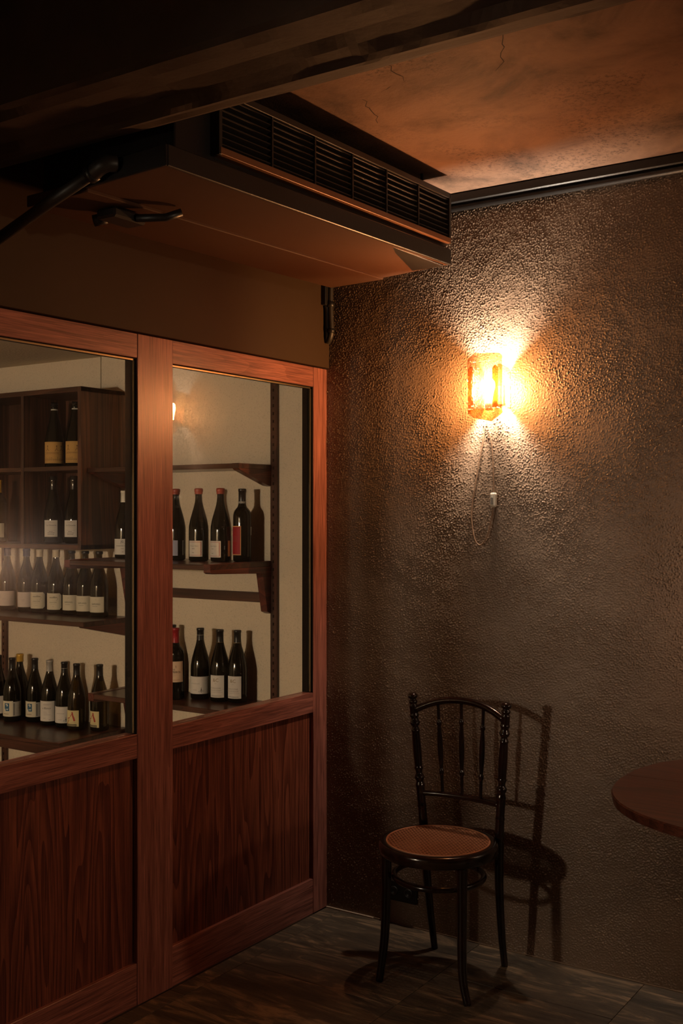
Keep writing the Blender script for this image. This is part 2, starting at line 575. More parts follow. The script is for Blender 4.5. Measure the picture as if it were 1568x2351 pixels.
def paint(name, c, rough=0.4, spec=0.5, metal=0.0):
    if name not in M:
        M[name] = plain(name, c, rough, spec, metal)
    return M[name]
paint('cap_blue', (0.040, 0.050, 0.115)); paint('cap_cream', (0.62, 0.50, 0.33)); paint('cap_black', (0.010, 0.009, 0.008), 0.35)
paint('cap_yellow', (0.55, 0.30, 0.03)); paint('cap_grey', (0.34, 0.31, 0.27)); paint('cap_red', (0.34, 0.055, 0.028))
paint('cap_crimson', (0.30, 0.012, 0.016)); paint('cap_white', (0.70, 0.64, 0.52)); paint('foil', (0.11, 0.10, 0.085), 0.22, metal=0.85)
paint('paper_white', (0.66, 0.61, 0.54), 0.8, 0.2); paint('paper_cream', (0.66, 0.59, 0.44), 0.8, 0.2); paint('paper_pink', (0.64, 0.54, 0.47), 0.8, 0.2)
paint('paper_lilac', (0.42, 0.41, 0.50), 0.8, 0.2); paint('paper_ochre', (0.56, 0.32, 0.10), 0.8, 0.2); paint('paper_peach', (0.62, 0.46, 0.33), 0.8, 0.2)
paint('paper_yellow', (0.64, 0.54, 0.28), 0.8, 0.2); paint('paper_red', (0.33, 0.012, 0.018), 0.6, 0.3); paint('paper_orange', (0.66, 0.33, 0.13), 0.8, 0.2)
paint('paper_grey', (0.40, 0.38, 0.34), 0.8, 0.2)
paint('ink_black', (0.025, 0.022, 0.020), 0.7); paint('ink_grey', (0.24, 0.21, 0.18), 0.7); paint('ink_red', (0.36, 0.022, 0.012), 0.6)
paint('ink_blue', (0.022, 0.095, 0.17), 0.7); paint('ink_gold', (0.26, 0.17, 0.07), 0.6); paint('ink_sepia', (0.17, 0.085, 0.03), 0.7)
paint('ink_white', (0.66, 0.61, 0.54), 0.8)

# ------------------------------------------------------------------ the setting: shell
CEIL = 2.70
floor = empty_structure('floor')
box('screed', -3.2, 6.6, -6.2, 0.15, -0.06, -0.012, M['jamb'], floor)
tile_me = None
nx0 = 0.07
for i in range(-1, 11):
    for j in range(0, 9):
        x0 = nx0 + 0.60 * i
        y1 = -0.005 - 0.60 * j - (0.30 if i % 2 else 0.0) + 0.0
        x1, y0 = x0 + 0.60, y1 - 0.60
        if i == -1:
            x0 = 0.004
            if x1 - x0 < 0.02:
                continue
        if j == 0 and i % 2:
            box('slate_tile', x0 + 0.0008, x1 - 0.0008, -0.305 + 0.002, -0.007, -0.02, 0.0, M['slate'], floor, 0.0008)
        if y0 < -5.6 or x0 > 6.0:
            continue
        full = (i != -1)
        if full and tile_me is not None:
            o = bpy.data.objects.new('slate_tile', tile_me)
            o.parent = floor
            o.location = (x0, y0, random.uniform(-0.0008, 0.0))
            COL.objects.link(o)
        elif full:
            bm = bmesh.new()
            bm_box(bm, 0.0008, 0.5992, 0.0008, 0.5992, -0.02, 0.0)
            o = from_bm('slate_tile', bm, M['slate'], floor, 0.0008)
            o.location = (x0, y0, 0)
            tile_me = o.data
        else:
            box('slate_tile', x0 + 0.0008, x1 - 0.0008, y0 + 0.0008, y1 - 0.0008, -0.02, 0.0, M['slate'], floor, 0.0008)
box('cellar_floor', -3.2, -0.002, -5.0, 0.05, -0.02, 0.0, M['dark_room'], floor)

# the stucco wall behind the chair: real relief where the photograph shows it
def relief(nz, nx, step, lam, seed):
    r = np.random.default_rng(seed)
    n = r.standard_normal((nz, nx))
    ft = np.fft.rfft2(n)
    kz = np.fft.fftfreq(nz, step)[:, None]
    kx = np.fft.rfftfreq(nx, step)[None, :]
    k = np.sqrt(kz ** 2 + kx ** 2)
    k0 = 1.0 / lam
    ft *= np.exp(-((k - k0) / (0.62 * k0)) ** 2)
    h = np.fft.irfft2(ft, s=(nz, nx))
    return h / h.std()

WX, STEP = 1.52, 0.0022
nx, nz = int(WX / STEP) + 1, int(CEIL / STEP) + 1
xs = np.linspace(0.0, WX, nx)
zs = np.linspace(0.0, CEIL, nz)
def grains(nz, nx, step, per_m2, sigma, seed):
    r = np.random.default_rng(seed)
    a = np.zeros((nz, nx))
    cnt = int(per_m2 * nz * nx * step * step)
    np.add.at(a, (r.integers(0, nz, cnt), r.integers(0, nx, cnt)), r.gamma(1.6, 0.6, cnt))
    kz = np.fft.fftfreq(nz, step)[:, None]
    kx = np.fft.rfftfreq(nx, step)[None, :]
    g = np.fft.irfft2(np.fft.rfft2(a) * np.exp(-2 * (np.pi * sigma) ** 2 * (kz ** 2 + kx ** 2)), s=(nz, nx))
    g *= 2 * np.pi * (sigma / step) ** 2          # one grain of weight 1 peaks at 1
    return g
h = relief(nz, nx, STEP, 0.0086, 5)
h = 0.62 * np.log1p(np.exp(2.0 * (h - 0.2))) / 2.0 + 0.35 * np.tanh(grains(nz, nx, STEP, 9000, 0.0019, 15))
slow = relief(nz, nx, STEP, 0.35, 6)
h = h * (0.85 + 0.22 * np.clip(slow, -1.5, 1.5)) * 0.00235 + 0.0002 * relief(nz, nx, STEP, 0.09, 8)
X, Z = np.meshgrid(xs, zs)
co = np.stack([X, -h, Z], axis=-1).reshape(-1, 3).astype(np.float32)
idx = np.arange(nx * nz).reshape(nz, nx)
quads = np.stack([idx[:-1, :-1], idx[:-1, 1:], idx[1:, 1:], idx[1:, :-1]], axis=-1).reshape(-1, 4).astype(np.int32)
me = bpy.data.meshes.new('stucco_relief')
me.vertices.add(len(co)); me.vertices.foreach_set('co', co.ravel())
me.loops.add(quads.size); me.loops.foreach_set('vertex_index', quads.ravel())
me.polygons.add(len(quads))
me.polygons.foreach_set('loop_start', np.arange(0, quads.size, 4, dtype=np.int32))
me.polygons.foreach_set('use_smooth', np.ones(len(quads), dtype=bool))
me.update(calc_edges=True)
wall_back = empty_structure('wall_back')
link('stucco_face', me, M['wall'], wall_back)
box('stucco_face', WX, 6.6, 0.0, 0.03, 0, CEIL, M['wall_plain'], wall_back)
box('masonry', 0.0, 6.6, 0.03, 0.15, 0, CEIL, M['dark_room'], wall_back)
w = box('wall_right', 6.6, 6.72, -6.2, 0.15, 0, CEIL, M['dark_room']); w['kind'] = 'structure'
w = box('wall_front', -3.2, 6.72, -6.32, -6.2, 0, CEIL, M['dark_room']); w['kind'] = 'structure'
ceil = empty_structure('ceiling')
box('plaster', -0.2, 6.72, -6.3, 0.15, CEIL, CEIL + 0.1, M['ceiling'], ceil)
# branching cracks in the plaster
def crack(pts):
    v, f = [], []
    for i, (x, y) in enumerate(pts):
        wd = 0.0011 * (1.0 - 0.6 * abs(2 * i / (len(pts) - 1) - 1)) + 0.0004
        v += [(x - wd, y, CEIL - 0.0006), (x + wd, y, CEIL - 0.0006)]
    for i in range(len(pts) - 1):
        f.append((2 * i, 2 * i + 1, 2 * i + 3, 2 * i + 2))
    mesh('crack', v, f, M['crack'], ceil)
def wander(a, b, n=14, amp=0.02):
    out = []
    for i in range(n):
        t = i / (n - 1)
        out.append((a[0] + (b[0] - a[0]) * t + random.uniform(-amp, amp), a[1] + (b[1] - a[1]) * t + random.uniform(-amp, amp) * 0.4))
    return out
crack(wander((0.98, -1.30), (0.97, -1.03), 12, 0.010))
crack(wander((0.97, -1.03), (0.82, -0.99), 8, 0.008))
crack(wander((1.36, -1.22), (1.20, -0.95), 12, 0.010))
crack(wander((0.80, -0.98), (0.74, -0.80), 9, 0.010))

# rough beam across the ceiling, parallel to the lamp wall
prof = [(-1.655, 2.70), (-1.662, 2.52), (-1.672, 2.446), (-1.70, 2.436), (-1.735, 2.430), (-1.765, 2.420), (-1.785, 2.424),
        (-1.82, 2.432), (-1.87, 2.434), (-1.92, 2.432), (-1.965, 2.430), (-1.982, 2.436), (-1.985, 2.50), (-1.985, 2.70)]
nb = 330
bx = np.linspace(0.0, 6.6, nb)
ph = rng.uniform(0, 6.28, 8)
v, f = [], []
def smooth_noise(n, k):
    a = rng.standard_normal(n + 2 * k)
    ker = np.hanning(2 * k + 1); ker /= ker.sum()
    b = np.convolve(a, ker, 'same')[k:-k]
    return b / b.std()
tracks = [(smooth_noise(nb, 4), smooth_noise(nb, 14)) for _ in prof]
for i in range(nb):
    for k, (y, z) in enumerate(prof):
        edge = 1.0 if 2 <= k <= 10 else (0.3 if k in (1, 11) else 0.0)
        s, l = tracks[k]
        v.append((bx[i], y + edge * (0.0025 * s[i] + 0.004 * l[i]), z + edge * (0.0016 * s[i] + 0.0022 * l[i])))
m_ = len(prof)
for i in range(nb - 1):
    for k in range(m_ - 1):
        f.append((i * m_ + k, i * m_ + k + 1, (i + 1) * m_ + k + 1, (i + 1) * m_ + k))
o = mesh('trim_1', v, f, M['beam'])
o['kind'] = 'structure'
# black trunking along the top of the lamp wall
tr = empty_structure('trim_2')
box('trunking', 0.0, 6.6, -0.040, 0.0, 2.664, 2.699, M['black_metal'], tr, 0.004)
tube('pipe', [(0.0, -0.020, 2.650), (6.6, -0.020, 2.650)], 0.013, M['black_metal'], tr)
box('sealant', 0.004, 0.22, -0.012, 0.0, -0.002, 0.004, M['grout'], wall_back)
b_ = box('baseboard_back', 0.0, 6.6, -0.006, 0.0, -0.002, 0.003, M['grout_dark']); b_['kind'] = 'structure'

# ------------------------------------------------------------------ glazed timber partition (plane x = 0)
Z_BR, Z_MR0, Z_MR1, Z_TR0, Z_TR1 = 0.132, 0.776, 0.852, 2.034, 2.110
GX = -0.019
wl = empty_structure('wall_left')
posts = [(-0.090, 0.0), (-1.046, -0.884), (-2.002, -1.840), (-2.958, -2.796), (-3.914, -3.752), (-4.870, -4.708)]
for a, b in posts:
    box('post', -0.052, 0.0, a, b, 0.0, Z_TR1, M['frame_v'], wl, 0.0015)
for k in range(5):
    ya, yb = posts[k + 1][1], posts[k][0]
    box('bottom_rail', -0.052, -0.0025, ya, yb, 0.0, Z_BR, M['frame_h'], wl, 0.0012)
    box('middle_rail', -0.052, -0.0015, ya, yb, Z_MR0, Z_MR1, M['frame_h'], wl, 0.0012)
    box('top_rail', -0.052, -0.0015, ya, yb, Z_TR0, Z_TR1, M['frame_h'], wl, 0.0012)
    box('lower_panel', -0.040, -0.016, ya + 0.005, yb - 0.006, Z_BR - 0.003, Z_MR0 + 0.003, M['panel'], wl)
    box('shadow_gap', -0.050, -0.040, ya, yb, Z_BR, Z_MR0, M['jamb'], wl)
    wd = empty_structure('window_%d' % (k + 1))
    box('pane', GX - 0.003, GX + 0.003, ya + 0.004, yb - 0.004, Z_MR1 + 0.002, Z_TR0 - 0.002, M['pane'], wd)
    # black jamb lining with a bronze bead standing off it
    for s, yj in ((1, ya), (-1, yb)):
        box('jamb_lining', -0.052, -0.004, yj, yj + s * 0.003, Z_MR1, Z_TR0, M['jamb'], wd)
        box('glazing_bead', -0.0145, -0.0095, yj + s * 0.003, yj + s * 0.008, Z_MR1 + 0.004, Z_TR0 - 0.008, M['bead'], wd)
    box('jamb_lining', -0.052, -0.004, ya + 0.003, yb - 0.003, Z_TR0 - 0.003, Z_TR0, M['jamb'], wd)
    box('glazing_bead', -0.0145, -0.0095, ya + 0.008, yb - 0.008, Z_TR0 - 0.008, Z_TR0 - 0.003, M['bead'], wd)
# dark board above the partition, up to the ceiling
o = box('trim_3', -0.10, 0.014, -5.0, -0.004, Z_TR1 + 0.003, CEIL, M['fascia'], None, 0.001)
o['kind'] = 'structure'

# ------------------------------------------------------------------ wine cellar shell
YB = 0.05
wc = empty_structure('wall_cellar')
box('plaster', -3.2, 0.0, YB, YB + 0.08, 0, 2.0, M['cream'], wc)
box('plaster', -3.2, -1.307, YB, YB + 0.08, 2.0, 2.40, M['cream'], wc)
box('plaster', -1.302, 0.0, YB, YB + 0.08, 2.0, 2.40, M['cream'], wc)
box('joint', -1.31, -1.30, YB + 0.006, YB + 0.085, 2.0, 2.40, M['crack'], wc)
o = box('wall_cellar_side', -3.3, -3.2, -5.0, YB + 0.08, 0, 2.40, M['cream']); o['kind'] = 'structure'
o = box('wall_cellar_end', -3.3, -0.1, -5.1, -5.0, 0, 2.40, M['cream']); o['kind'] = 'structure'
o = box('ceiling_cellar', -3.3, -0.052, -5.0, YB, 2.268, 2.30, M['cream']); o['kind'] = 'structure'

o = box('cellar_light_blocker', -3.2, -0.052, -5.0, -3.98, 1.80, 2.268, M['cream']); o['kind'] = 'structure'  # added slab out of view, blocks the cellar lamp's upward light

# ------------------------------------------------------------------ cellar shelving
def shelf(name, label, x0, x1, yf, z, th, style, group='wall shelves in the cellar', apron=False):
    t = thing(name, label, 'shelf', ((x0 + x1) / 2, YB, z))
    box('board', x0, x1, yf, YB, z - th, z, M['shelf'], t, 0.0015)
    for xa in (x0 + 0.004, x1 - 0.034):
        xb = xa + 0.03
        if style == 'taper':
            pts = [(yf + 0.002, z + 0.001), (YB, z + 0.001), (YB, z - 0.088), (YB - 0.03, z - 0.085), (yf + 0.012, z - th - 0.006), (yf + 0.002, z - th + 0.002)]
        else:
            pts = [(yf - 0.002, z + 0.002), (YB, z + 0.002), (YB, z - 0.212), (YB - 0.012, z - 0.216), (YB - 0.040, z - 0.205), (YB - 0.070, z - 0.046), (yf + 0.010, z - 0.036), (yf - 0.002, z - 0.030)]
        prism_x('bracket', pts, xa - 0.002, xb + 0.002, M['shelf_y'], t, 0.0012)
    if apron:
        box('apron', x0, x1 - 0.03, yf + 0.05, yf + 0.07, z - 0.075, z - th, M['shelf'], t, 0.001)
    return t
shelf('wall_shelf', 'empty dark wood shelf below the lamp reflection, highest of the near shelves', -1.15, -0.300, -0.178, 1.743, 0.020, 'taper')
shelf('wall_shelf', 'dark wood shelf under the red capped bottles, with a reddish end bracket', -1.113, -0.300, -0.345, 1.347, 0.020, 'ell')
shelf('wall_shelf', 'lowest near shelf, dark wood, carrying the crimson capped bottle', -1.097, -0.300, -0.225, 0.767, 0.022, 'ell')
shelf('wall_shelf', 'dark wood shelf under the row of olive glass bottles', -2.60, -1.085, -0.262, 1.076, 0.020, 'taper')
shelf('wall_shelf', 'wide low dark wood shelf under the bottles with red A labels', -2.60, -1.125, -0.360, 0.570, 0.020, 'taper', apron=True)
t = thing('wall_rail', 'narrow dark wood rail screwed to the cream wall between two shelves', 'rail', (-0.7, YB, 1.176))
box('batten', -1.12, -0.335, YB - 0.018, YB, 1.176, 1.217, M['shelf'], t, 0.0012)

def upright(label, x0, z0, z1):
    t = thing('shelf_upright', label, 'upright', (x0 + 0.015, YB, z0))
    box('post', x0, x0 + 0.034, YB - 0.016, YB, z0, z1, M['shelf_z'], t, 0.001)
    d = org(t)
    bm = bmesh.new()
    z = z0 + 0.06
    while z < z1 - 0.05:
        bm_box(bm, x0 + 0.013 - d.x, x0 + 0.019 - d.x, YB - 0.0172 - d.y, YB - 0.0150 - d.y, z - d.z, z + 0.012 - d.z)
        z += 0.032
    o = from_bm('slots', bm, M['jamb'], t)
    o['kind'] = 'stuff'
upright('slotted dark upright on the cream wall at the shelf ends nearest the corner', -0.306, 0.0, 2.26)
upright('slotted dark upright behind the middle post', -1.115, 0.0, 2.26)
upright('slotted dark upright at the far left of the cellar wall', -1.985, 0.0, 1.39)

# hanging cabinet of pigeonholes
CX0, CX1, CYF, CZ0, CZ1 = -2.36, -1.15, -0.216, 1.385, 2.098
cab = thing('pigeonhole_cabinet', 'dark walnut pigeonhole cabinet hung on the cellar wall, holding paired bottles', 'cabinet', ((CX0 + CX1) / 2, YB, CZ0))
box('top_board', CX0, CX1, CYF, YB, CZ1 - 0.022, CZ1, M['cab_x'], cab, 0.001)
box('bottom_board', CX0, CX1, CYF, YB, CZ0, CZ0 + 0.021, M['cab_x'], cab, 0.001)
box('back_panel', CX0 + 0.01, CX1 - 0.01, YB - 0.010, YB - 0.001, CZ0 + 0.02, CZ1 - 0.02, M['cab_z'], cab)
for x in (CX0, CX1 - 0.020):
    box('side_panel', x, x + 0.020, CYF - 0.0015, YB, CZ0 + 0.001, CZ1 - 0.001, M['cab_z'], cab, 0.001)
for x in (-1.545, -1.955):
    box('divider', x, x + 0.018, CYF + 0.003, YB - 0.01, CZ0 + 0.02, CZ1 - 0.022, M['cab_z'], cab, 0.0008)
for x0, x1 in ((-2.34, -1.955), (-1.937, -1.545), (-1.527, -1.170)):
    box('shelf_board', x0, x1, CYF + 0.006, YB - 0.01, 1.733, 1.752, M['cab_x'], cab, 0.0008)

# ------------------------------------------------------------------ bottles
def prof_points(key, per=5):
    return [(p.x, p.y) for p in spline([(r, z, 0) for r, z in key], per)]
PROFILES = {
    'burgundy': [(0.0, 0.004), (0.030, 0.000), (0.037, 0.0015), (0.0405, 0.006), (0.0408, 0.05), (0.0408, 0.128)] +
                prof_points([(0.0400, 0.142), (0.0350, 0.170), (0.0270, 0.200), (0.0190, 0.228), (0.0150, 0.248)], 4) +
                [(0.0140, 0.262), (0.0138, 0.285), (0.0150, 0.286), (0.0150, 0.292), (0.0135, 0.2935), (0.0, 0.2935)],
    'bordeaux': [(0.0, 0.004), (0.028, 0.000), (0.034, 0.0015), (0.0370, 0.006), (0.0374, 0.05), (0.0374, 0.182)] +
                prof_points([(0.0366, 0.192), (0.0335, 0.204), (0.0265, 0.215), (0.0195, 0.223), (0.0160, 0.233)], 4) +
                [(0.0146, 0.245), (0.0142, 0.285), (0.0152, 0.286), (0.0152, 0.294), (0.0138, 0.2955), (0.0, 0.2955)],
    'champagne': [(0.0, 0.004), (0.032, 0.000), (0.040, 0.002), (0.0430, 0.008), (0.0434, 0.05), (0.0434, 0.110)] +
                prof_points([(0.0425, 0.125), (0.0370, 0.160), (0.0290, 0.195), (0.0210, 0.230), (0.0170, 0.255)], 4) +
                [(0.0155, 0.270), (0.0155, 0.284), (0.0172, 0.285), (0.0172, 0.290), (0.0150, 0.292), (0.0150, 0.300), (0.0, 0.300)],
}
BODY_R = {'burgundy': 0.0408, 'bordeaux': 0.0374, 'champagne': 0.0434}
CAPS = {
    'long': [(0.0178, 0.222), (0.0160, 0.236), (0.0148, 0.262), (0.0146, 0.285), (0.0160, 0.286), (0.0160, 0.2935), (0.0145, 0.2955), (0.0, 0.2958)],
    'mid': [(0.0152, 0.246), (0.0148, 0.262), (0.0146, 0.2845), (0.0162, 0.286), (0.0162, 0.2935), (0.0145, 0.2955), (0.0, 0.2958)],
    'wax': [(0.0165, 0.262), (0.0163, 0.285), (0.0176, 0.288), (0.0176, 0.2955), (0.0160, 0.2985), (0.0080, 0.2995), (0.0, 0.2995)],
    'dip': [(0.0163, 0.276), (0.0163, 0.284), (0.0180, 0.287), (0.0180, 0.296), (0.0160, 0.2995), (0.0080, 0.3005), (0.0, 0.3005)],
    'bordeaux': [(0.0158, 0.236), (0.0150, 0.250), (0.0149, 0.285), (0.0162, 0.286), (0.0162, 0.2955), (0.0150, 0.2975), (0.0, 0.298)],
    'champagne': [(0.0192, 0.246), (0.0176, 0.262), (0.0170, 0.280), (0.0192, 0.284), (0.0196, 0.291), (0.0180, 0.294), (0.0185, 0.303), (0.0150, 0.308), (0.0, 0.309)],
    'ring': [(0.0150, 0.282), (0.0166, 0.284), (0.0168, 0.2925), (0.0150, 0.2955), (0.0, 0.296)],
}
_me = {}
def lathe_me(key, prof):
    if key not in _me:
        v, f = lathe_data(prof, 32, cap=False)
        me = bpy.data.meshes.new(key)
        me.from_pydata(v, [], f)
        me.update()
        bm = bmesh.new(); bm.from_mesh(me)
        bmesh.ops.remove_doubles(bm, verts=list(bm.verts), dist=1e-6)
        bmesh.ops.recalc_face_normals(bm, faces=list(bm.faces))
        bm.to_mesh(me); bm.free()
        _me[key] = me
    return _me[key]

def wrap(r, ang, u, v, lift=0.0):
    a = ang + u / r
    return ((r + lift) * math.cos(a), (r + lift) * math.sin(a), v)

def curved_patch(name, r, ang, u0, u1, v0, v1, lift, mat, parent, chamfer=0.0):
    """paper label bent round the glass, with a little thickness"""
    n = max(3, int(abs(u1 - u0) / r / 0.10))
    def row(vv, l):
        return [wrap(r, ang, u0 + (u1 - u0) * i / n, vv, l) for i in range(n + 1)]
    if chamfer > 0:
        us = [u0, u0 + chamfer] + [u0 + chamfer + (u1 - u0 - 2 * chamfer) * i / n for i in range(1, n)] + [u1 - chamfer, u1]
        lo = [v0 + (chamfer if i in (0, len(us) - 1) else 0) for i in range(len(us))]
        hi = [v1 - (chamfer if i in (0, len(us) - 1) else 0) for i in range(len(us))]
    else:
        us = [u0 + (u1 - u0) * i / n for i in range(n + 1)]
        lo, hi = [v0] * (n + 1), [v1] * (n + 1)
    k = len(us)
    V = [wrap(r, ang, u, z, lift) for u, z in zip(us, lo)] + [wrap(r, ang, u, z, lift) for u, z in zip(us, hi)]
    V += [wrap(r, ang, u, z, lift * 0.3) for u, z in zip(us, lo)] + [wrap(r, ang, u, z, lift * 0.3) for u, z in zip(us, hi)]
    Fc = []
    for i in range(k - 1):
        Fc.append((i, i + 1, k + i + 1, k + i))
        Fc.append((2 * k + i, 3 * k + i, 3 * k + i + 1, 2 * k + i + 1))
        Fc.append((k + i, k + i + 1, 3 * k + i + 1, 3 * k + i))
        Fc.append((i + 1, i, 2 * k + i, 2 * k + i + 1))
    Fc.append((k - 1, 3 * k - 1, 4 * k - 1, 2 * k - 1))
    Fc.append((0, k, 3 * k, 2 * k))
    return mesh(name, V, Fc, mat, parent, False)

_txt = {}
def text_tris(body, size, shear=0.0):
    key = (body, size, shear)
    if key not in _txt:
        c = bpy.data.curves.new('txt', 'FONT')
        c.body = body
        c.size = size
        c.shear = shear
        c.align_x = 'CENTER'
        c.resolution_u = 2
        o = bpy.data.objects.new('txt', c)
        COL.objects.link(o)
        dg = bpy.context.evaluated_depsgraph_get()
        ev = o.evaluated_get(dg)
        me = ev.to_mesh()
        vs = [(v.co.x, v.co.y) for v in me.vertices]
        fs = [tuple(p.vertices) for p in me.polygons]
        ev.to_mesh_clear()
        bpy.data.objects.remove(o)
        bpy.data.curves.remove(c)
        _txt[key] = (vs, fs)
    return _txt[key]

class Print:
    """flat print bent onto a label: text, bars and small polygons, one mesh per ink"""
    def __init__(self, r, ang):
        self.r, self.ang, self.ink = r, ang, {}
    def _b(self, ink):
        return self.ink.setdefault(ink, ([], []))
    def poly(self, pts, ink, lift=0.0011):
        V, Fc = self._b(ink)
        n0 = len(V)
        V += [wrap(self.r, self.ang, u, v, lift) for u, v in pts]
        Fc.append(tuple(range(n0, n0 + len(pts))))
    def bar(self, u0, u1, v0, v1, ink, lift=0.0011):
        n = max(1, int(abs(u1 - u0) / 0.005))
        for i in range(n):
            a, b = u0 + (u1 - u0) * i / n, u0 + (u1 - u0) * (i + 1) / n
            self.poly([(a, v0), (b, v0), (b, v1), (a, v1)], ink, lift)
    def text(self, body, u, v, size, ink, shear=0.0, lift=0.0012, sx=1.0):
        vs, fs = text_tris(body, size, shear)
        V, Fc = self._b(ink)
        n0 = len(V)
        V += [wrap(self.r, self.ang, u + x * sx, v + y, lift) for x, y in vs]
        Fc += [tuple(n0 + i for i in q) for q in fs]
    def stroke(self, pts, wd, ink, lift=0.0012):
        for (a, b), (c, d) in zip(pts[:-1], pts[1:]):
            l = math.hypot(c - a, d - b) or 1e-6
            nx_, ny_ = -(d - b) / l * wd / 2, (c - a) / l * wd / 2
            self.poly([(a + nx_, b + ny_), (a - nx_, b - ny_), (c - nx_, d - ny_), (c + nx_, d + ny_)], ink, lift)
    def lines(self, u0, u1, v, n, gap, ink, wd=0.0009):
        r_ = random.Random(int(1e5 * (u0 + v)))
        for i in range(n):
            a = u0
            e = u1 - (u1 - u0) * 0.25 * r_.random()
            while a < e:                       # words of an unreadable line
                w_ = 0.003 + 0.004 * r_.random()
                self.bar(a, min(a + w_, e), v - i * gap, v - i * gap + wd, ink)
                a += w_ + 0.0012
    def scribble(self, u0, u1, v, amp, ink, wd=0.0006, seed=1):
        r_ = random.Random(seed)
        n = int((u1 - u0) / 0.0016)
        pts = [(u0 + (u1 - u0) * i / n + (0.0008 if i % 2 else 0), v + (amp * (0.45 + 0.55 * r_.random() ** 2) if i % 2 else 0.0)) for i in range(n + 1)]
        self.stroke(pts, wd, ink)
    def build(self, parent):
        for ink, (V, Fc) in self.ink.items():
            o = mesh('lettering' if ink != 'ink_blue' else 'printed_picture', V, Fc, M[ink], parent)
            o['kind'] = 'stuff'

def bottle(x, y, z, shape, glass, cap, cap_mat, label, group, labels=(), name='wine_bottle', ring=None):
    """labels: (paper, angle_deg, half_width_deg or (left,right) in deg, v0, v1, print function, chamfer)"""
    t = thing(name, label, 'bottle', (x, y, z), group)
    link('bottle_glass', lathe_me(shape, PROFILES[shape]), None, t, True)
    o = t.children[0]
    if not o.data.materials:
        o.data.materials.append(M[glass])
    o.material_slots[0].link = 'OBJECT'
    o.material_slots[0].material = M[glass]
    if cap:
        c = link('capsule', lathe_me('cap_' + cap, CAPS[cap]), None, t, True)
        if not c.data.materials:
            c.data.materials.append(M[cap_mat])
        c.material_slots[0].link = 'OBJECT'
        c.material_slots[0].material = M[cap_mat]
    if ring:
        v, f = lathe_data([(0.0159, ring[0]), (0.0161, ring[0]), (0.0161, ring[1]), (0.0157, ring[1])], 28, cap=False)
        mesh('neck_band', v, f, M[ring[2]], t, True)
    r = BODY_R[shape]
    for L in labels:
        paper, ang, (lo, hi), v0, v1, fn, ch = L
        a = math.radians(ang)
        lb = curved_patch('label', r, a, math.radians(lo) * r, math.radians(hi) * r, v0, v1, 0.0007, M[paper], t, ch)
        if fn:
            p = Print(r, a)
            fn(p, v0, v1)
            p.build(lb)
    return t

def p_plain(p, v0, v1):
    p.lines(-0.006, 0.012, v0 + 0.035, 2, 0.006, 'ink_grey')
def p_script(p, v0, v1):
    p.scribble(-0.010, 0.026, v1 - 0.022, 0.009, 'ink_black', 0.0008, 4)
    p.stroke([(0.026, v1 - 0.018), (0.031, v1 - 0.024), (0.026, v1 - 0.033), (0.012, v1 - 0.036)], 0.0006, 'ink_black')
    p.text('BOURGOGNE', 0.008, v0 + 0.032, 0.0055, 'ink_black')
    p.bar(-0.004, 0.018, v0 + 0.026, v0 + 0.0266, 'ink_grey')
    p.text('2019', 0.010, v0 + 0.013, 0.0045, 'ink_grey')
def p_sapling(p, v0, v1):
    p.text('2018', 0.010, v1 - 0.014, 0.0042, 'ink_grey')
    p.text('SAPLING', 0.010, v0 + 0.034, 0.0105, 'ink_black')
    p.lines(-0.006, 0.026, v0 + 0.026, 1, 0.004, 'ink_grey', 0.0018)
def p_blue(p, v0, v1):
    p.bar(-0.003, 0.021, v0 + 0.026, v1 - 0.010, 'ink_blue')
    p.stroke([(0.004, v1 - 0.018), (0.009, v1 - 0.014), (0.014, v1 - 0.020), (0.009, v1 - 0.024)], 0.005, 'ink_white', 0.0016)
    p.stroke([(0.006, v0 + 0.036), (0.012, v0 + 0.032), (0.016, v0 + 0.037)], 0.004, 'ink_white', 0.0016)
    p.poly([(-0.003, v0 + 0.026), (0.003, v0 + 0.026), (0.003, v0 + 0.033), (0.0, v0 + 0.037), (-0.003, v0 + 0.033)], 'ink_white', 0.0016)
    p.lines(-0.008, 0.026, v0 + 0.011, 1, 0.004, 'ink_sepia', 0.0026)
def p_bars(p, v0, v1):
    p.bar(-0.024, 0.024, v0 + 0.002, v0 + 0.0026, 'ink_grey')
    for i in range(9):
        z = v0 + 0.006 + i * (v1 - v0 - 0.012) / 9
        p.bar(-0.019, -0.014, z, z + 0.0045, 'ink_black')
        if i % 2:
            p.bar(-0.006, 0.018, z, z + 0.0008, 'ink_grey')
def p_letter(p, v0, v1):
    p.text('s Blancs', 0.010, v1 - 0.036, 0.0125, 'ink_black', 0.3)
    for k, (a, b) in enumerate(((-0.004, 0.030), (-0.004, 0.024), (-0.004, 0.012), (-0.004, 0.016), (-0.004, 0.030))):
        z = v1 - (0.014, 0.0175, 0.050, 0.056, 0.063)[k]
        p.bar(a, b, z, z + 0.0010, 'ink_grey')
    p.lines(-0.004, 0.010, v0 + 0.013, 1, 0.004, 'ink_grey', 0.0018)
    p.lines(0.022, 0.032, v0 + 0.007, 1, 0.004, 'ink_sepia', 0.0016)
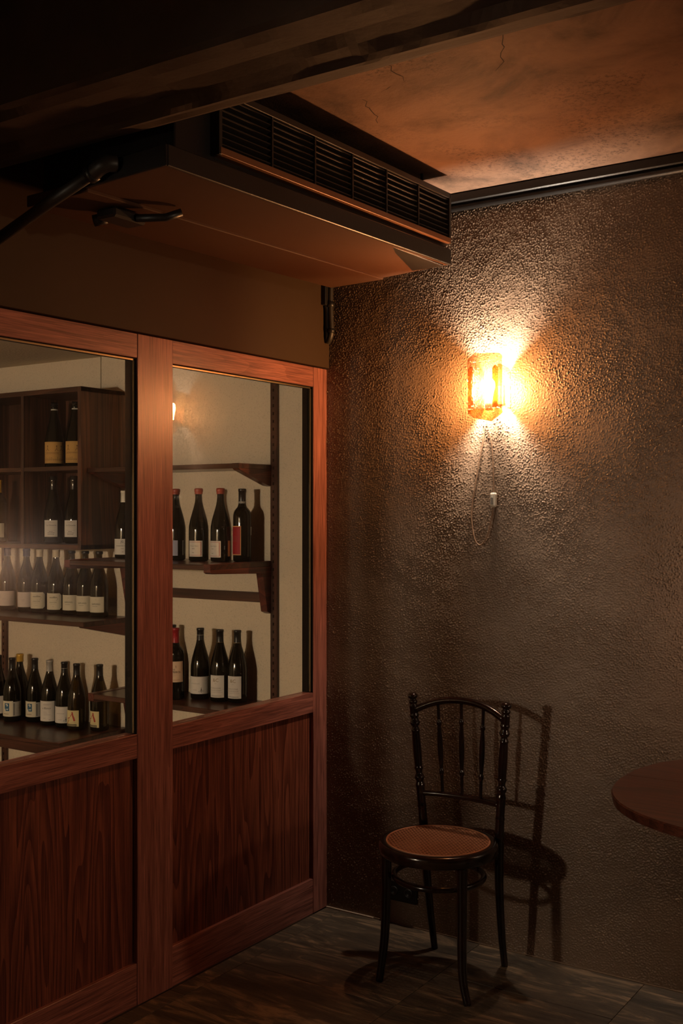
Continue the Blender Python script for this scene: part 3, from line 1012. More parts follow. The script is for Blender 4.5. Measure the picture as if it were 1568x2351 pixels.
def p_icons(p, v0, v1, du=0.0):
    p.text('BOURGOGNE', 0.0 + du, v0 + 0.041, 0.0062, 'ink_grey')
    p.lines(-0.010 + du, 0.010 + du, v0 + 0.015, 1, 0.004, 'ink_grey', 0.0014)
    c = 0.026 + du
    p.poly([(c - 0.003, v0 + 0.008), (c + 0.003, v0 + 0.008), (c + 0.0036, v0 + 0.015), (c + 0.001, v0 + 0.020), (c + 0.001, v0 + 0.027), (c - 0.001, v0 + 0.027), (c - 0.001, v0 + 0.020), (c - 0.0036, v0 + 0.015)], 'ink_black')
    p.poly([(c - 0.0016, v0 + 0.010), (c + 0.0016, v0 + 0.010), (c + 0.0018, v0 + 0.015), (c - 0.0018, v0 + 0.015)], 'ink_white', 0.0016)
    p.text('c', c - 0.0085, v0 + 0.008, 0.012, 'ink_black')
    p.text('1', c + 0.0090, v0 + 0.008, 0.013, 'ink_grey')
def p_A(p, v0, v1):
    w0 = v0 + 0.013
    p.bar(-0.032, 0.020, v0, w0 - 0.0015, 'ink_black', 0.0010)
    for zz in (v0 + 0.0070, v0 + 0.0026):
        for i in range(9):
            p.bar(-0.024 + i * 0.0048, -0.024 + i * 0.0048 + 0.0036, zz, zz + 0.0018, 'paper_yellow', 0.0014)
    p.stroke([(-0.030, w0 - 0.002), (-0.020, w0 + 0.012), (-0.006, w0 + 0.036), (0.004, w0 + 0.050)], 0.0030, 'ink_red')
    p.stroke([(0.000, w0 + 0.052), (0.004, w0 + 0.034), (0.010, w0 + 0.013)], 0.0062, 'ink_red')
    p.stroke([(0.004, w0 + 0.034), (0.009, w0 + 0.022), (0.011, w0 + 0.012)], 0.0075, 'ink_red')
    p.stroke([(-0.026, w0 + 0.022), (-0.014, w0 + 0.026), (0.006, w0 + 0.028)], 0.0042, 'ink_red')
    p.scribble(-0.010, 0.018, w0 + 0.003, 0.005, 'ink_grey', 0.0005, 9)
def p_engrave(p, v0, v1):
    for a, b in ((v0 + 0.004, v0 + 0.0046), (v1 - 0.0046, v1 - 0.004), (v0 + 0.042, v0 + 0.0426), (v0 + 0.050, v0 + 0.0505)):
        p.bar(-0.052, 0.052, a, b, 'ink_sepia')
    for u in (-0.0505, 0.050):
        p.bar(u, u + 0.0006, v0 + 0.004, v1 - 0.004, 'ink_sepia')
    r_ = random.Random(3)
    for k in range(11):
        u = -0.046 + k * 0.0088
        hgt = 0.008 + 0.012 * r_.random()
        p.stroke([(u, v0 + 0.012), (u + 0.002, v0 + 0.012 + hgt * 0.6), (u + 0.001, v0 + 0.012 + hgt)], 0.0016, 'ink_sepia')
        p.stroke([(u, v0 + 0.016), (u + 0.005, v0 + 0.014), (u + 0.007, v0 + 0.020)], 0.0010, 'ink_sepia')
    for u in (-0.030, 0.012, 0.034):
        p.stroke([(u - 0.007, v0 + 0.056), (u, v0 + 0.066), (u + 0.001, v0 + 0.074)], 0.0020, 'ink_sepia')
        p.stroke([(u, v0 + 0.066), (u + 0.008, v0 + 0.057)], 0.0018, 'ink_sepia')
        p.poly([(u - 0.002, v0 + 0.075), (u + 0.003, v0 + 0.075), (u + 0.003, v0 + 0.081), (u - 0.002, v0 + 0.081)], 'ink_sepia')
    p.lines(-0.040, 0.040, v0 + 0.0455, 1, 0.004, 'ink_sepia', 0.0022)
def p_closerie(p, v0, v1):
    p.text('CHAMPAGNE', 0.006, v1 - 0.012, 0.0044, 'ink_grey')
    p.text('La Closerie', 0.006, v1 - 0.026, 0.0100, 'ink_black')
    p.bar(-0.004, 0.018, v1 - 0.034, v1 - 0.0336, 'ink_grey')
    p.bar(-0.016, 0.026, v1 - 0.046, v1 - 0.0454, 'ink_grey')
    p.lines(-0.004, 0.014, v0 + 0.024, 1, 0.004, 'ink_black', 0.0020)
    p.lines(-0.010, 0.022, v0 + 0.019, 3, 0.0046, 'ink_black', 0.0014)
def p_pinot(p, v0, v1):
    for a, b in ((v0 + 0.005, v0 + 0.0062), (v1 - 0.0062, v1 - 0.005)):
        p.bar(-0.034, 0.0225, a, b, 'ink_red')
    p.bar(0.0205, 0.0225, v0 + 0.005, v1 - 0.005, 'ink_red')
    p.text('Pinot Noir', -0.008, v1 - 0.024, 0.0085, 'ink_grey', 0.3)
    p.lines(-0.016, -0.004, v1 - 0.034, 1, 0.004, 'ink_grey', 0.0026)
    p.lines(-0.016, -0.006, v0 + 0.015, 1, 0.004, 'ink_grey', 0.0026)
def p_redlabel(p, v0, v1):
    p.bar(-0.030, 0.0255, v0 + 0.004, v1 - 0.004, 'paper_red', 0.0011)
    p.bar(-0.020, 0.012, v0 + 0.054, v0 + 0.078, 'cap_crimson', 0.0014)
def p_pomerol(p, v0, v1):
    p.stroke([(-0.030, v1 - 0.024), (-0.016, v1 - 0.014), (0.006, v1 - 0.018), (0.007, v1 - 0.026)], 0.0012, 'ink_black')
    p.text('DOMAINE', -0.013, v1 - 0.036, 0.0070, 'ink_black')
    p.text('POMEROL', 0.000, v1 - 0.048, 0.0120, 'ink_black')
    p.bar(-0.020, 0.014, v1 - 0.056, v1 - 0.0554, 'ink_grey')
    p.bar(-0.020, 0.004, v1 - 0.061, v1 - 0.0605, 'ink_grey')
    p.scribble(-0.006, 0.022, v0 + 0.008, 0.005, 'ink_sepia', 0.0006, 12)
def p_nuits(p, v0, v1):
    p.text('&C', -0.004, v1 - 0.026, 0.0200, 'ink_gold')
    p.text('2019', -0.005, v1 - 0.035, 0.0040, 'ink_grey')
    p.text('BOURGOGNE', -0.008, v0 + 0.036, 0.0082, 'ink_grey')
    p.text('HAUTES-CÔTES DE NUITS', -0.010, v0 + 0.0265, 0.0078, 'ink_grey', 0, 0.0012, 0.66)
    p.bar(-0.030, 0.024, v0 + 0.021, v0 + 0.0218, 'ink_grey')
    p.text('DOMAINE GERBAIS & FILS', -0.004, v0 + 0.005, 0.0050, 'ink_black', 0, 0.0012, 0.85)
def p_jg(p, v0, v1):
    p.text('JG', 0.003, v1 - 0.016, 0.0130, 'ink_black')
    p.bar(-0.022, 0.028, v1 - 0.0200, v1 - 0.0195, 'ink_grey')
    p.text('BOURGOGNE ALIGOTE', 0.004, v0 + 0.036, 0.0056, 'ink_black')
    p.lines(-0.002, 0.012, v0 + 0.025, 1, 0.004, 'ink_grey', 0.0020)
    p.lines(0.002, 0.012, v0 + 0.011, 1, 0.004, 'ink_grey', 0.0020)
def p_lilac(p, v0, v1):
    p.scribble(-0.002, 0.014, v0 + 0.036, 0.007, 'ink_grey', 0.0006, 21)
    p.bar(-0.020, 0.012, v0 + 0.020, v0 + 0.021, 'ink_grey')

GE, GD, GC = 'bottles on the shelf below the cabinet', 'bottles on the wide low shelf', 'bottles in the pigeonholes'
GB, GL = 'bottles on the middle near shelf', 'bottles on the lowest near shelf'
ZE, ZD, ZB, ZC = 1.0765, 0.5705, 1.3475, 0.7675
# row of pale wines
for x, txt in ((-1.861, 'olive glass wine bottle with blue wax top, first of the row at the photo edge'),
               (-1.723, 'olive glass wine bottle with blue wax top beside a cream waxed bottle')):
    bottle(x, -0.030, ZE, 'burgundy', 'glass_olive', 'wax', 'cap_blue', txt, GE, [('paper_pink', -65, (-75, 80), 0.022, 0.093, p_plain, 0)])
for x, txt in ((-1.628, 'olive wine bottle with cream wax top next to the blue waxed one'),
               (-1.514, 'olive wine bottle with cream wax top next to the black capped row')):
    bottle(x, -0.032, ZE, 'burgundy', 'glass_olive', 'wax', 'cap_cream', txt, GE, [('paper_cream', -75, (-75, 68), 0.020, 0.096, p_script, 0.009)])
for x, y, txt in ((-1.411, -0.030, 'wine bottle labelled SAPLING, nearest the cream waxed bottles'),
                  (-1.319, -0.032, 'wine bottle labelled SAPLING, in the middle of the three'),
                  (-1.226, -0.036, 'wine bottle labelled SAPLING, nearest the near shelves')):
    bottle(x, y, ZE, 'burgundy', 'glass_olive', 'ring', 'cap_black', txt, GE, [('paper_cream', -80, (-68, 66), 0.022, 0.092, p_sapling, 0)])
# low shelf
bottle(-1.839, -0.100, ZD, 'burgundy', 'glass_dark', 'mid', 'cap_black', 'dark wine bottle cut by the photo edge on the wide low shelf', GD, [('paper_white', -75, (-70, 78), 0.022, 0.105, p_letter, 0)])
bottle(-1.705, -0.130, ZD, 'burgundy', 'glass_dark', 'mid', 'cap_black', 'dark wine bottle with blue picture label in front of the yellow capped one', GD,
       [('paper_cream', -88, (-52, 54), 0.026, 0.098, p_blue, 0), ('paper_grey', -5, (-32, 42), 0.026, 0.094, p_bars, 0)])
bottle(-1.770, -0.030, ZD, 'burgundy', 'glass_dark', 'wax', 'cap_yellow', 'dark wine bottle with yellow wax top behind the others', GD, [])
bottle(-1.606, -0.080, ZD, 'burgundy', 'glass_dark', 'mid', 'cap_black', 'dark wine bottle with blue picture label beside the grey capped bottle', GD,
       [('paper_cream', -88, (-52, 54), 0.026, 0.098, p_blue, 0), ('paper_grey', -5, (-32, 42), 0.026, 0.094, p_bars, 0)])
bottle(-1.493, -0.090, ZD, 'burgundy', 'glass_dark', 'long', 'cap_grey', 'dark wine bottle with grey capsule and tall script label', GD, [('paper_white', -78, (-62, 68), 0.020, 0.112, p_letter, 0)])
bottle(-1.394, -0.090, ZD, 'burgundy', 'glass_dark', 'mid', 'cap_black', 'dark wine bottle with tiny black bottle drawings, second from the red A labels', GD,
       [('paper_white', -70, (-72, 90), 0.022, 0.096, p_icons, 0)], ring=(0.2665, 0.2675, 'cap_white'))
bottle(-1.303, -0.100, ZD, 'burgundy', 'glass_olive', 'long', 'cap_black', 'wine bottle with red A on yellow label, its label in full view', GD, [('paper_yellow', -72, (-60, 42), 0.018, 0.090, p_A, 0)])
bottle(-1.198, -0.060, ZD, 'burgundy', 'glass_olive', 'long', 'cap_black', 'wine bottle with red A label half hidden by the near shelf end', GD, [('paper_yellow', -90, (-60, 42), 0.018, 0.090, p_A, 0)])
# cabinet
bottle(-1.461, -0.090, 1.7525, 'champagne', 'glass_dark', 'ring', 'cap_black', 'dark bottle with ochre engraved label, farther from the cabinet side', GC, [('paper_ochre', -45, (-72, 72), 0.020, 0.118, p_engrave, 0)], ring=(0.258, 0.270, 'cap_white'))
bottle(-1.344, -0.070, 1.7525, 'champagne', 'glass_dark', 'ring', 'cap_black', 'dark bottle with ochre engraved label against the cabinet side', GC, [('paper_ochre', -50, (-72, 72), 0.020, 0.118, p_engrave, 0)], ring=(0.258, 0.270, 'cap_white'))
bottle(-1.469, -0.090, 1.4065, 'champagne', 'glass_dark', 'champagne', 'foil', 'champagne bottle with silver foil and square label, farther from the cabinet side', GC, [('paper_white', -62, (-40, 46), 0.030, 0.106, p_closerie, 0)])
bottle(-1.353, -0.070, 1.4065, 'champagne', 'glass_dark', 'champagne', 'foil', 'champagne bottle with silver foil and square label against the cabinet side', GC,
       [('paper_white', -72, (-40, 46), 0.030, 0.106, p_closerie, 0), ('ink_gold', 6, (-26, 40), 0.034, 0.114, None, 0)])
bottle(-1.850, -0.090, 1.4065, 'bordeaux', 'glass_olive', 'bordeaux', 'cap_yellow', 'pale bottle at the photo edge in the lower pigeonhole', GC, [('paper_cream', -60, (-60, 60), 0.022, 0.090, p_plain, 0)])
# middle near shelf
bottle(-1.005, -0.100, ZB, 'burgundy', 'glass_dark', 'long', 'cap_white', 'dark wine bottle with white capsule half hidden by the middle post', GB, [('paper_white', -62, (-66, 70), 0.018, 0.086, p_jg, 0)])
bottle(-0.703, -0.100, ZB, 'burgundy', 'glass_dark', 'dip', 'cap_red', 'red capped dark bottle with lilac label beside the middle post', GB, [('paper_lilac', -85, (-40, 48), 0.020, 0.084, p_lilac, 0), ('paper_grey', -2, (-4, 6), 0.022, 0.084, None, 0)])
bottle(-0.559, -0.120, ZB, 'burgundy', 'glass_dark', 'dip', 'cap_red', 'red capped dark bottle with red bordered label, middle of the three', GB, [('paper_white', -66, (-48, 38), 0.020, 0.085, p_pinot, 0)])
bottle(-0.459, -0.100, ZB, 'burgundy', 'glass_dark', 'dip', 'cap_red', 'red capped dark bottle with narrow orange back label', GB, [('paper_white', -86, (-48, 38), 0.018, 0.085, p_pinot, 0), ('paper_orange', 8, (-11, 13), 0.022, 0.086, None, 0)])
bottle(-0.386, -0.050, ZB, 'bordeaux', 'glass_dark', 'bordeaux', 'cap_black', 'square shouldered dark bottle with tall crimson label', GB,
       [('paper_orange', -102, (-46, 44), 0.027, 0.146, p_redlabel, 0), ('paper_grey', 24, (-10, 14), 0.108, 0.142, None, 0)], ring=(0.238, 0.246, 'cap_grey'))
# lowest near shelf
bottle(-0.687, -0.120, ZC, 'bordeaux', 'glass_dark', 'bordeaux', 'cap_crimson', 'square shouldered wine bottle with crimson capsule labelled POMEROL', GL, [('paper_peach', -55, (-70, 60), 0.075, 0.161, p_pomerol, 0)])
bottle(-0.800, -0.015, ZC, 'burgundy', 'glass_dark', 'mid', 'cap_black', 'dark bottle hidden behind the crimson capped one', GL, [])
bottle(-0.611, -0.050, ZC, 'burgundy', 'glass_dark', 'mid', 'cap_black', 'dark wine bottle with tiny bottle drawings beside the crimson capped one', GL,
       [('paper_white', -72, (-66, 84), 0.024, 0.096, lambda p, a, b: p_icons(p, a, b, -0.006), 0)], ring=(0.2665, 0.2675, 'cap_white'))
bottle(-0.504, -0.050, ZC, 'burgundy', 'glass_dark', 'long', 'cap_black', 'dark wine bottle with gold ampersand label, second from the shelf end', GL, [('paper_white', -70, (-46, 44), 0.019, 0.110, p_nuits, 0)], ring=(0.2430, 0.2445, 'ink_gold'))
bottle(-0.427, -0.030, ZC, 'burgundy', 'glass_dark', 'long', 'cap_black', 'dark wine bottle with gold ampersand label, nearest the shelf end', GL, [('paper_white', -73, (-46, 44), 0.019, 0.110, p_nuits, 0)], ring=(0.2430, 0.2445, 'ink_gold'))

# ------------------------------------------------------------------ air conditioner under the ceiling
ac = thing('air_conditioner', 'dark ducted air conditioner with slatted grille hung below the ceiling', 'air conditioner', (0.41, -0.92, 2.37))
d = org(ac)
def ac_hex(name, corners, mat, bevel=0.0):
    """corners: 4 bottom (x,y,z) then 4 top"""
    bm = bmesh.new()
    vs = [bm.verts.new(Vector(c) - d) for c in corners]
    for q in ((0, 3, 2, 1), (4, 5, 6, 7), (0, 1, 5, 4), (1, 2, 6, 5), (2, 3, 7, 6), (3, 0, 4, 7)):
        bm.faces.new([vs[i] for i in q])
    return from_bm(name, bm, mat, ac, bevel)
YN, YE = -1.620, -0.205   # near end, end at the lamp wall
def slab(name, x0, x1, y0, y1, zl0, zl1, zr0, zr1, top, mat, bevel=0.0):
    # zl: bottom at x0 (near, far); zr: bottom at x1 (near, far)
    return ac_hex(name, [(x0, y0, zl0), (x1, y0, zr0), (x1, y1, zr1), (x0, y1, zl1),
                         (x0, y0, zl0 + top), (x1, y0, zr0 + top), (x1, y1, zr1 + top), (x0, y1, zl1 + top)], mat, bevel)
slab('rear_panel', 0.160, 0.388, YN, YE, 2.350, 2.378, 2.354, 2.382, 0.03, M['unit'], 0.002)
slab('drip_tray', 0.384, 0.656, YN, YE, 2.362, 2.388, 2.374, 2.403, 0.012, M['unit'], 0.001)
slab('tray_lip', 0.652, 0.662, YN - 0.002, YE, 2.371, 2.400, 2.371, 2.400, 0.052, M['black_metal'], 0.002)
slab('tray_end_lip', 0.384, 0.660, YN - 0.008, YN, 2.362, 2.362, 2.371, 2.371, 0.052, M['black_metal'], 0.002)
box('casing', 0.170, 0.640, -1.575, YE - 0.012, 2.395, 2.635, M['black_metal'], ac, 0.003)
GXF = 0.668
def gz(y, top=False):     # the grille hangs a little lower at the near end
    t_ = (y + 1.44) / (1.44 - 0.227)
    return (2.618 if top else 2.446) + t_ * 0.022
gy = [-1.440, -1.222, -1.024, -0.831, -0.638, -0.440, -0.227]
slab('grille_bottom_rail', 0.640, GXF + 0.004, gy[0], gy[-1], gz(gy[0]) + 0.001, gz(gy[-1]), gz(gy[0]) + 0.001, gz(gy[-1]), 0.018, M['lip'], 0.001)
slab('grille_top_rail', 0.640, GXF + 0.002, gy[0], gy[-1], gz(gy[0], 1) - 0.018, gz(gy[-1], 1) - 0.018, gz(gy[0], 1) - 0.018, gz(gy[-1], 1) - 0.018, 0.018, M['louver'], 0.001)
for y in (gy[0] - 0.004, gy[-1] - 0.006):
    slab('grille_end_rail', 0.640, GXF + 0.002, y, y + 0.012, gz(y), gz(y), gz(y), gz(y), 0.172, M['louver'], 0.001)
for y in gy[1:-1]:
    slab('mullion', 0.650, GXF, y - 0.003, y + 0.003, gz(y) + 0.012, gz(y) + 0.012, gz(y) + 0.012, gz(y) + 0.012, 0.148, M['louver'])
for k in range(6):
    ya, yb = gy[k] + 0.004, gy[k + 1] - 0.004
    for i in range(8):
        dz = 0.028 + i * 0.0172
        za, zb = gz(ya) + dz, gz(yb) + dz
        ac_hex('louver', [(0.642, ya, za - 0.008), (0.664, ya, za), (0.664, yb, zb), (0.642, yb, zb - 0.008),
                          (0.642, ya, za - 0.0055), (0.664, ya, za + 0.0030), (0.664, yb, zb + 0.0030), (0.642, yb, zb - 0.0055)], M['louver'])
box('air_guide', 0.610, 0.641, -1.43, -0.235, 2.44, 2.63, M['black_metal'], ac)
for y in (-0.30, -1.50):
    tube('hanger_rod', [(0.60, y, 2.60), (0.60, y, CEIL)], 0.005, M['black_metal'], ac, 8)
    tube('hanger_nut', [(0.60, y, 2.655), (0.60, y, 2.668)], 0.011, M['black_metal'], ac, 6)
    box('hanger_bracket', 0.575, 0.640, y - 0.015, y + 0.015, 2.635, 2.640, M['black_metal'], ac)
# drain valve under the near end
box('drain_pump', 0.29, 0.36, -1.50, -1.38, 2.325, 2.352, M['black_metal'], ac, 0.006)
tube('drain_spout', [(0.36, -1.42, 2.336), (0.42, -1.37, 2.340), (0.45, -1.34, 2.356)], 0.011, M['black_metal'], ac)
tube('drain_cap', [(0.29, -1.46, 2.338), (0.262, -1.48, 2.330)], 0.016, M['black_metal'], ac)

dp = ac
tube('drain_pipe', [(0.016, -1.60, 2.288), (0.26, -1.633, 2.342), (0.455, -1.655, 2.385)], 0.0155, M['louver'], dp, 14)
tube('pipe_elbow', spline([(0.445, -1.654, 2.383), (0.475, -1.657, 2.392), (0.490, -1.650, 2.398), (0.500, -1.632, 2.400)], 5), 0.020, M['louver'], dp, 14)
tube('pipe_collar', [(0.432, -1.6525, 2.380), (0.450, -1.6545, 2.3845)], 0.0225, M['black_metal'], dp, 14)

# conduit in the corner
cd = thing('flexible_conduit', 'black corrugated conduit hanging in the corner below the air conditioner', 'conduit', (0.03, -0.03, 2.21))
pts = spline([(0.040, -0.030, 2.44), (0.040, -0.032, 2.37), (0.042, -0.032, 2.30), (0.044, -0.032, 2.255), (0.036, -0.030, 2.226), (0.020, -0.026, 2.212)], 26)
tube('corrugated_hose', pts, [0.0105 + (0.0016 if i % 2 else -0.0012) for i in range(len(pts))], M['louver'], cd, 12)
tube('gland', [(0.040, -0.032, 2.365), (0.041, -0.032, 2.345)], 0.0155, M['black_metal'], cd, 12)
tube('coupling', [(0.044, -0.032, 2.262), (0.043, -0.032, 2.246)], 0.0140, M['black_metal'], cd, 12)
tube('riser', spline([(0.024, -0.040, 2.44), (0.024, -0.040, 2.36), (0.026, -0.036, 2.33), (0.026, -0.034, 2.235), (0.018, -0.026, 2.212)], 6), 0.009, M['black_metal'], cd, 10)
box('junction_box', 0.014, 0.036, -0.060, -0.020, 2.352, 2.44, M['black_metal'], cd, 0.003)

# ------------------------------------------------------------------ wall lamp
LX, LZ = 0.735, 1.990
wl_ = thing('wall_lamp', 'lit wall lamp of thick amber ice glass on the brown stucco', 'lamp', (LX, 0.0, LZ))
def slab_y(name, pts, y0, y1, mat, parent, bevel=0.003):
    """polygon in (x, z), extruded along y"""
    dd = org(parent)
    bm = bmesh.new()
    a = [bm.verts.new((x - dd.x, y0 - dd.y, z - dd.z)) for x, z in pts]
    b = [bm.verts.new((x - dd.x, y1 - dd.y, z - dd.z)) for x, z in pts]
    n = len(pts)
    bm.faces.new(a); bm.faces.new(list(reversed(b)))
    for i in range(n):
        bm.faces.new((a[i], b[i], b[(i + 1) % n], a[(i + 1) % n]))
    return from_bm(name, bm, mat, parent, bevel)
c = LX
def facet(name, quad, th, mat):
    """flat cast piece: polygon corners (x, y, z) thickened towards the wall"""
    dd = org(wl_)
    bm = bmesh.new()
    a_ = [bm.verts.new(Vector(p) - dd) for p in quad]
    b_ = [bm.verts.new(Vector(p) - dd + Vector((0, th, 0))) for p in quad]
    n = len(quad)
    bm.faces.new(a_); bm.faces.new(list(reversed(b_)))
    for i in range(n):
        bm.faces.new((a_[i], b_[i], b_[(i + 1) % n], a_[(i + 1) % n]))
    return from_bm(name, bm, mat, wl_, 0.0015)
FY = -0.104
facet('front_glass', [(c - 0.064, FY, LZ - 0.078), (c + 0.066, FY, LZ - 0.078), (c + 0.066, FY, LZ + 0.086), (c - 0.064, FY, LZ + 0.086)], 0.011, M['amber'])
facet('top_flap', [(c - 0.064, FY, LZ + 0.087), (c + 0.066, FY, LZ + 0.087), (c + 0.066, FY + 0.004, LZ + 0.101), (c + 0.052, FY + 0.008, LZ + 0.112), (c - 0.040, FY + 0.008, LZ + 0.118), (c - 0.064, FY + 0.004, LZ + 0.100)], 0.010, M['amber'])
facet('bottom_flap', [(c - 0.064, FY + 0.004, LZ - 0.092), (c - 0.045, FY + 0.010, LZ - 0.110), (c + 0.020, FY + 0.014, LZ - 0.124), (c + 0.066, FY + 0.006, LZ - 0.096), (c + 0.066, FY, LZ - 0.079), (c - 0.064, FY, LZ - 0.079)], 0.010, M['amber_thick'])
for s in (-1, 1):
    rx = c + s * 0.047
    slab_y('glass_rib', [(rx - 0.010, LZ - 0.078), (rx + 0.010, LZ - 0.078), (rx + 0.010, LZ + 0.060), (rx, LZ + 0.070), (rx - 0.010, LZ + 0.060)], FY - 0.013, FY - 0.001, M['amber_thick'], wl_, 0.004)
    xx = c + s * 0.052
    prism_x('side_glass', [(FY + 0.011, LZ - 0.078), (-0.004, LZ - 0.078), (-0.004, LZ + 0.056), (-0.020, LZ + 0.068), (FY + 0.011, LZ + 0.074)], xx - 0.005, xx + 0.005, M['amber_side'], wl_, 0.0015)
box('back_plate', LX - 0.030, LX + 0.030, -0.010, -0.001, LZ - 0.060, LZ + 0.010, M['lip'], wl_, 0.002)
tube('bulb_holder', [(LX, -0.062, LZ - 0.082), (LX, -0.062, LZ - 0.046)], 0.014, M['plastic'], wl_, 14)
tube('holder_arm', [(LX, -0.006, LZ - 0.050), (LX, -0.062, LZ - 0.062)], 0.006, M['lip'], wl_, 8)
lathe('bulb', [(0.0, -0.048), (0.012, -0.046), (0.0135, -0.034), (0.0165, -0.020), (0.0205, -0.004), (0.0215, 0.006), (0.0195, 0.017), (0.014, 0.024), (0.006, 0.0275), (0.0, 0.028)], M['bulb'], wl_, (LX, -0.062, LZ + 0.0), 20)

cdp = [(0.700, 1.885), (0.719, 1.806), (0.726, 1.729), (0.729, 1.651), (0.729, 1.617)]
cd2 = [(0.729, 1.570), (0.721, 1.528), (0.704, 1.465), (0.678, 1.432), (0.655, 1.452), (0.643, 1.512), (0.643, 1.566), (0.655, 1.637), (0.669, 1.715), (0.686, 1.792), (0.696, 1.885)]
sw = wl_
tube('cord', spline([(x, -0.014, z) for x, z in cdp], 8), 0.0021, M['cord'], sw, 8)
tube('cord', spline([(x, -0.014, z) for x, z in cd2], 8), 0.0021, M['cord'], sw, 8)
bm = bmesh.new()
bm_box(bm, 0.7185 - LX, 0.7395 - LX, -0.026, -0.004, 1.567 - LZ, 1.619 - LZ)
swb = from_bm('inline_switch', bm, M['plastic'], sw, 0.007, 3)
box('rocker', 0.724, 0.733, -0.029, -0.025, 1.577, 1.603, M['plastic_dark'], swb, 0.001)

# socket low on the lamp wall
so = thing('wall_socket', 'black double socket plate low on the stucco behind the chair', 'socket', (0.349, 0, 0.128))
box('plate', 0.286, 0.412, -0.016, 0.0, 0.090, 0.166, M['socket'], so, 0.003)
for x in (0.318, 0.380):
    lathe_p = [(0.017, 0.0), (0.017, 0.003), (0.013, 0.003), (0.012, 0.001), (0.0, 0.001)]
    v, f = lathe_data(lathe_p, 20, cap=False)
    dd = org(so)
    mesh('outlet', [(x + a - dd.x, -0.0165 - c - dd.y, 0.128 + b - dd.z) for a, b, c in v], f, M['black_metal'], so, True)

# ------------------------------------------------------------------ bentwood chair
CX, CY = 0.690, -0.350
SZ = 0.462
ch = thing('bentwood_chair', 'dark bentwood chair with turned back posts and round woven cane seat', 'chair', (CX, CY, 0))
def ring_profile(name, rr, prof_, n, mat):
    v, f = [], []
    m = len(prof_)
    for k in range(n):
        a = 2 * PI * k / n
        for dr, z in prof_:
            v.append(((rr + dr) * math.cos(a), (rr + dr) * math.sin(a), z))
    for k in range(n):
        k2 = (k + 1) % n
        for i in range(m):
            i2 = (i + 1) % m
            f.append((k * m + i, k2 * m + i, k2 * m + i2, k * m + i2))
    return mesh(name, v, f, mat, ch, True)
SR = 0.197
ring_profile('seat_frame', SR, [(-0.030, SZ - 0.038), (-0.006, SZ - 0.040), (0.000, SZ - 0.034), (0.001, SZ - 0.012), (-0.003, SZ - 0.003), (-0.009, SZ), (-0.022, SZ - 0.0005), (-0.030, SZ - 0.004)], 72, M['lacquer'])
ring_profile('cane_border', SR - 0.027, [(-0.003, SZ - 0.002), (0.003, SZ - 0.002), (0.003, SZ + 0.0012), (0.0, SZ + 0.0024), (-0.003, SZ + 0.0012)], 72, M['cane'])
# woven cane: pairs of straight strands both ways and single diagonals
V, Fc = [], []
def strand(a, b, z, wd):
    a, b = Vector(a), Vector(b)
    t_ = (b - a).normalized()
    nn = Vector((-t_.y, t_.x)) * wd / 2
    n0 = len(V)
    for p in (a + nn, a - nn, b - nn, b + nn):
        V.append((p.x, p.y, z))
    for p in (a + nn, a - nn, b - nn, b + nn):
        V.append((p.x, p.y, z - 0.0007))
    Fc.extend([(n0, n0 + 1, n0 + 2, n0 + 3), (n0 + 7, n0 + 6, n0 + 5, n0 + 4), (n0, n0 + 3, n0 + 7, n0 + 4), (n0 + 1, n0 + 5, n0 + 6, n0 + 2)])
RC, PT = SR - 0.027, 0.0152
k = -int(RC / PT) - 1
while k * PT < RC:
    for off in (-0.0014, 0.0014):
        c = k * PT + off
        if abs(c) < RC - 0.003:
            L = math.sqrt(RC * RC - c * c)
            strand((c, -L), (c, L), SZ - 0.0010, 0.0016)
            strand((-L, c), (L, c), SZ - 0.0003, 0.0016)
    k += 1
q = PT / math.sqrt(2)
k = -int(RC / q) - 1
while k * q < RC:
    c = (k + 0.5) * q
    if abs(c) < RC - 0.003:
        L = math.sqrt(RC * RC - c * c)
        s2 = math.sqrt(0.5)
        strand((c * s2 - L * s2, c * s2 + L * s2), (c * s2 + L * s2, c * s2 - L * s2), SZ + 0.0004, 0.0019)
        strand((c * s2 - L * s2, -c * s2 - L * s2), (c * s2 + L * s2, -c * s2 + L * s2), SZ + 0.0010, 0.0019)
    k += 1
cw = mesh('cane_weave', V, Fc, M['cane'], ch)
cw['kind'] = 'stuff'
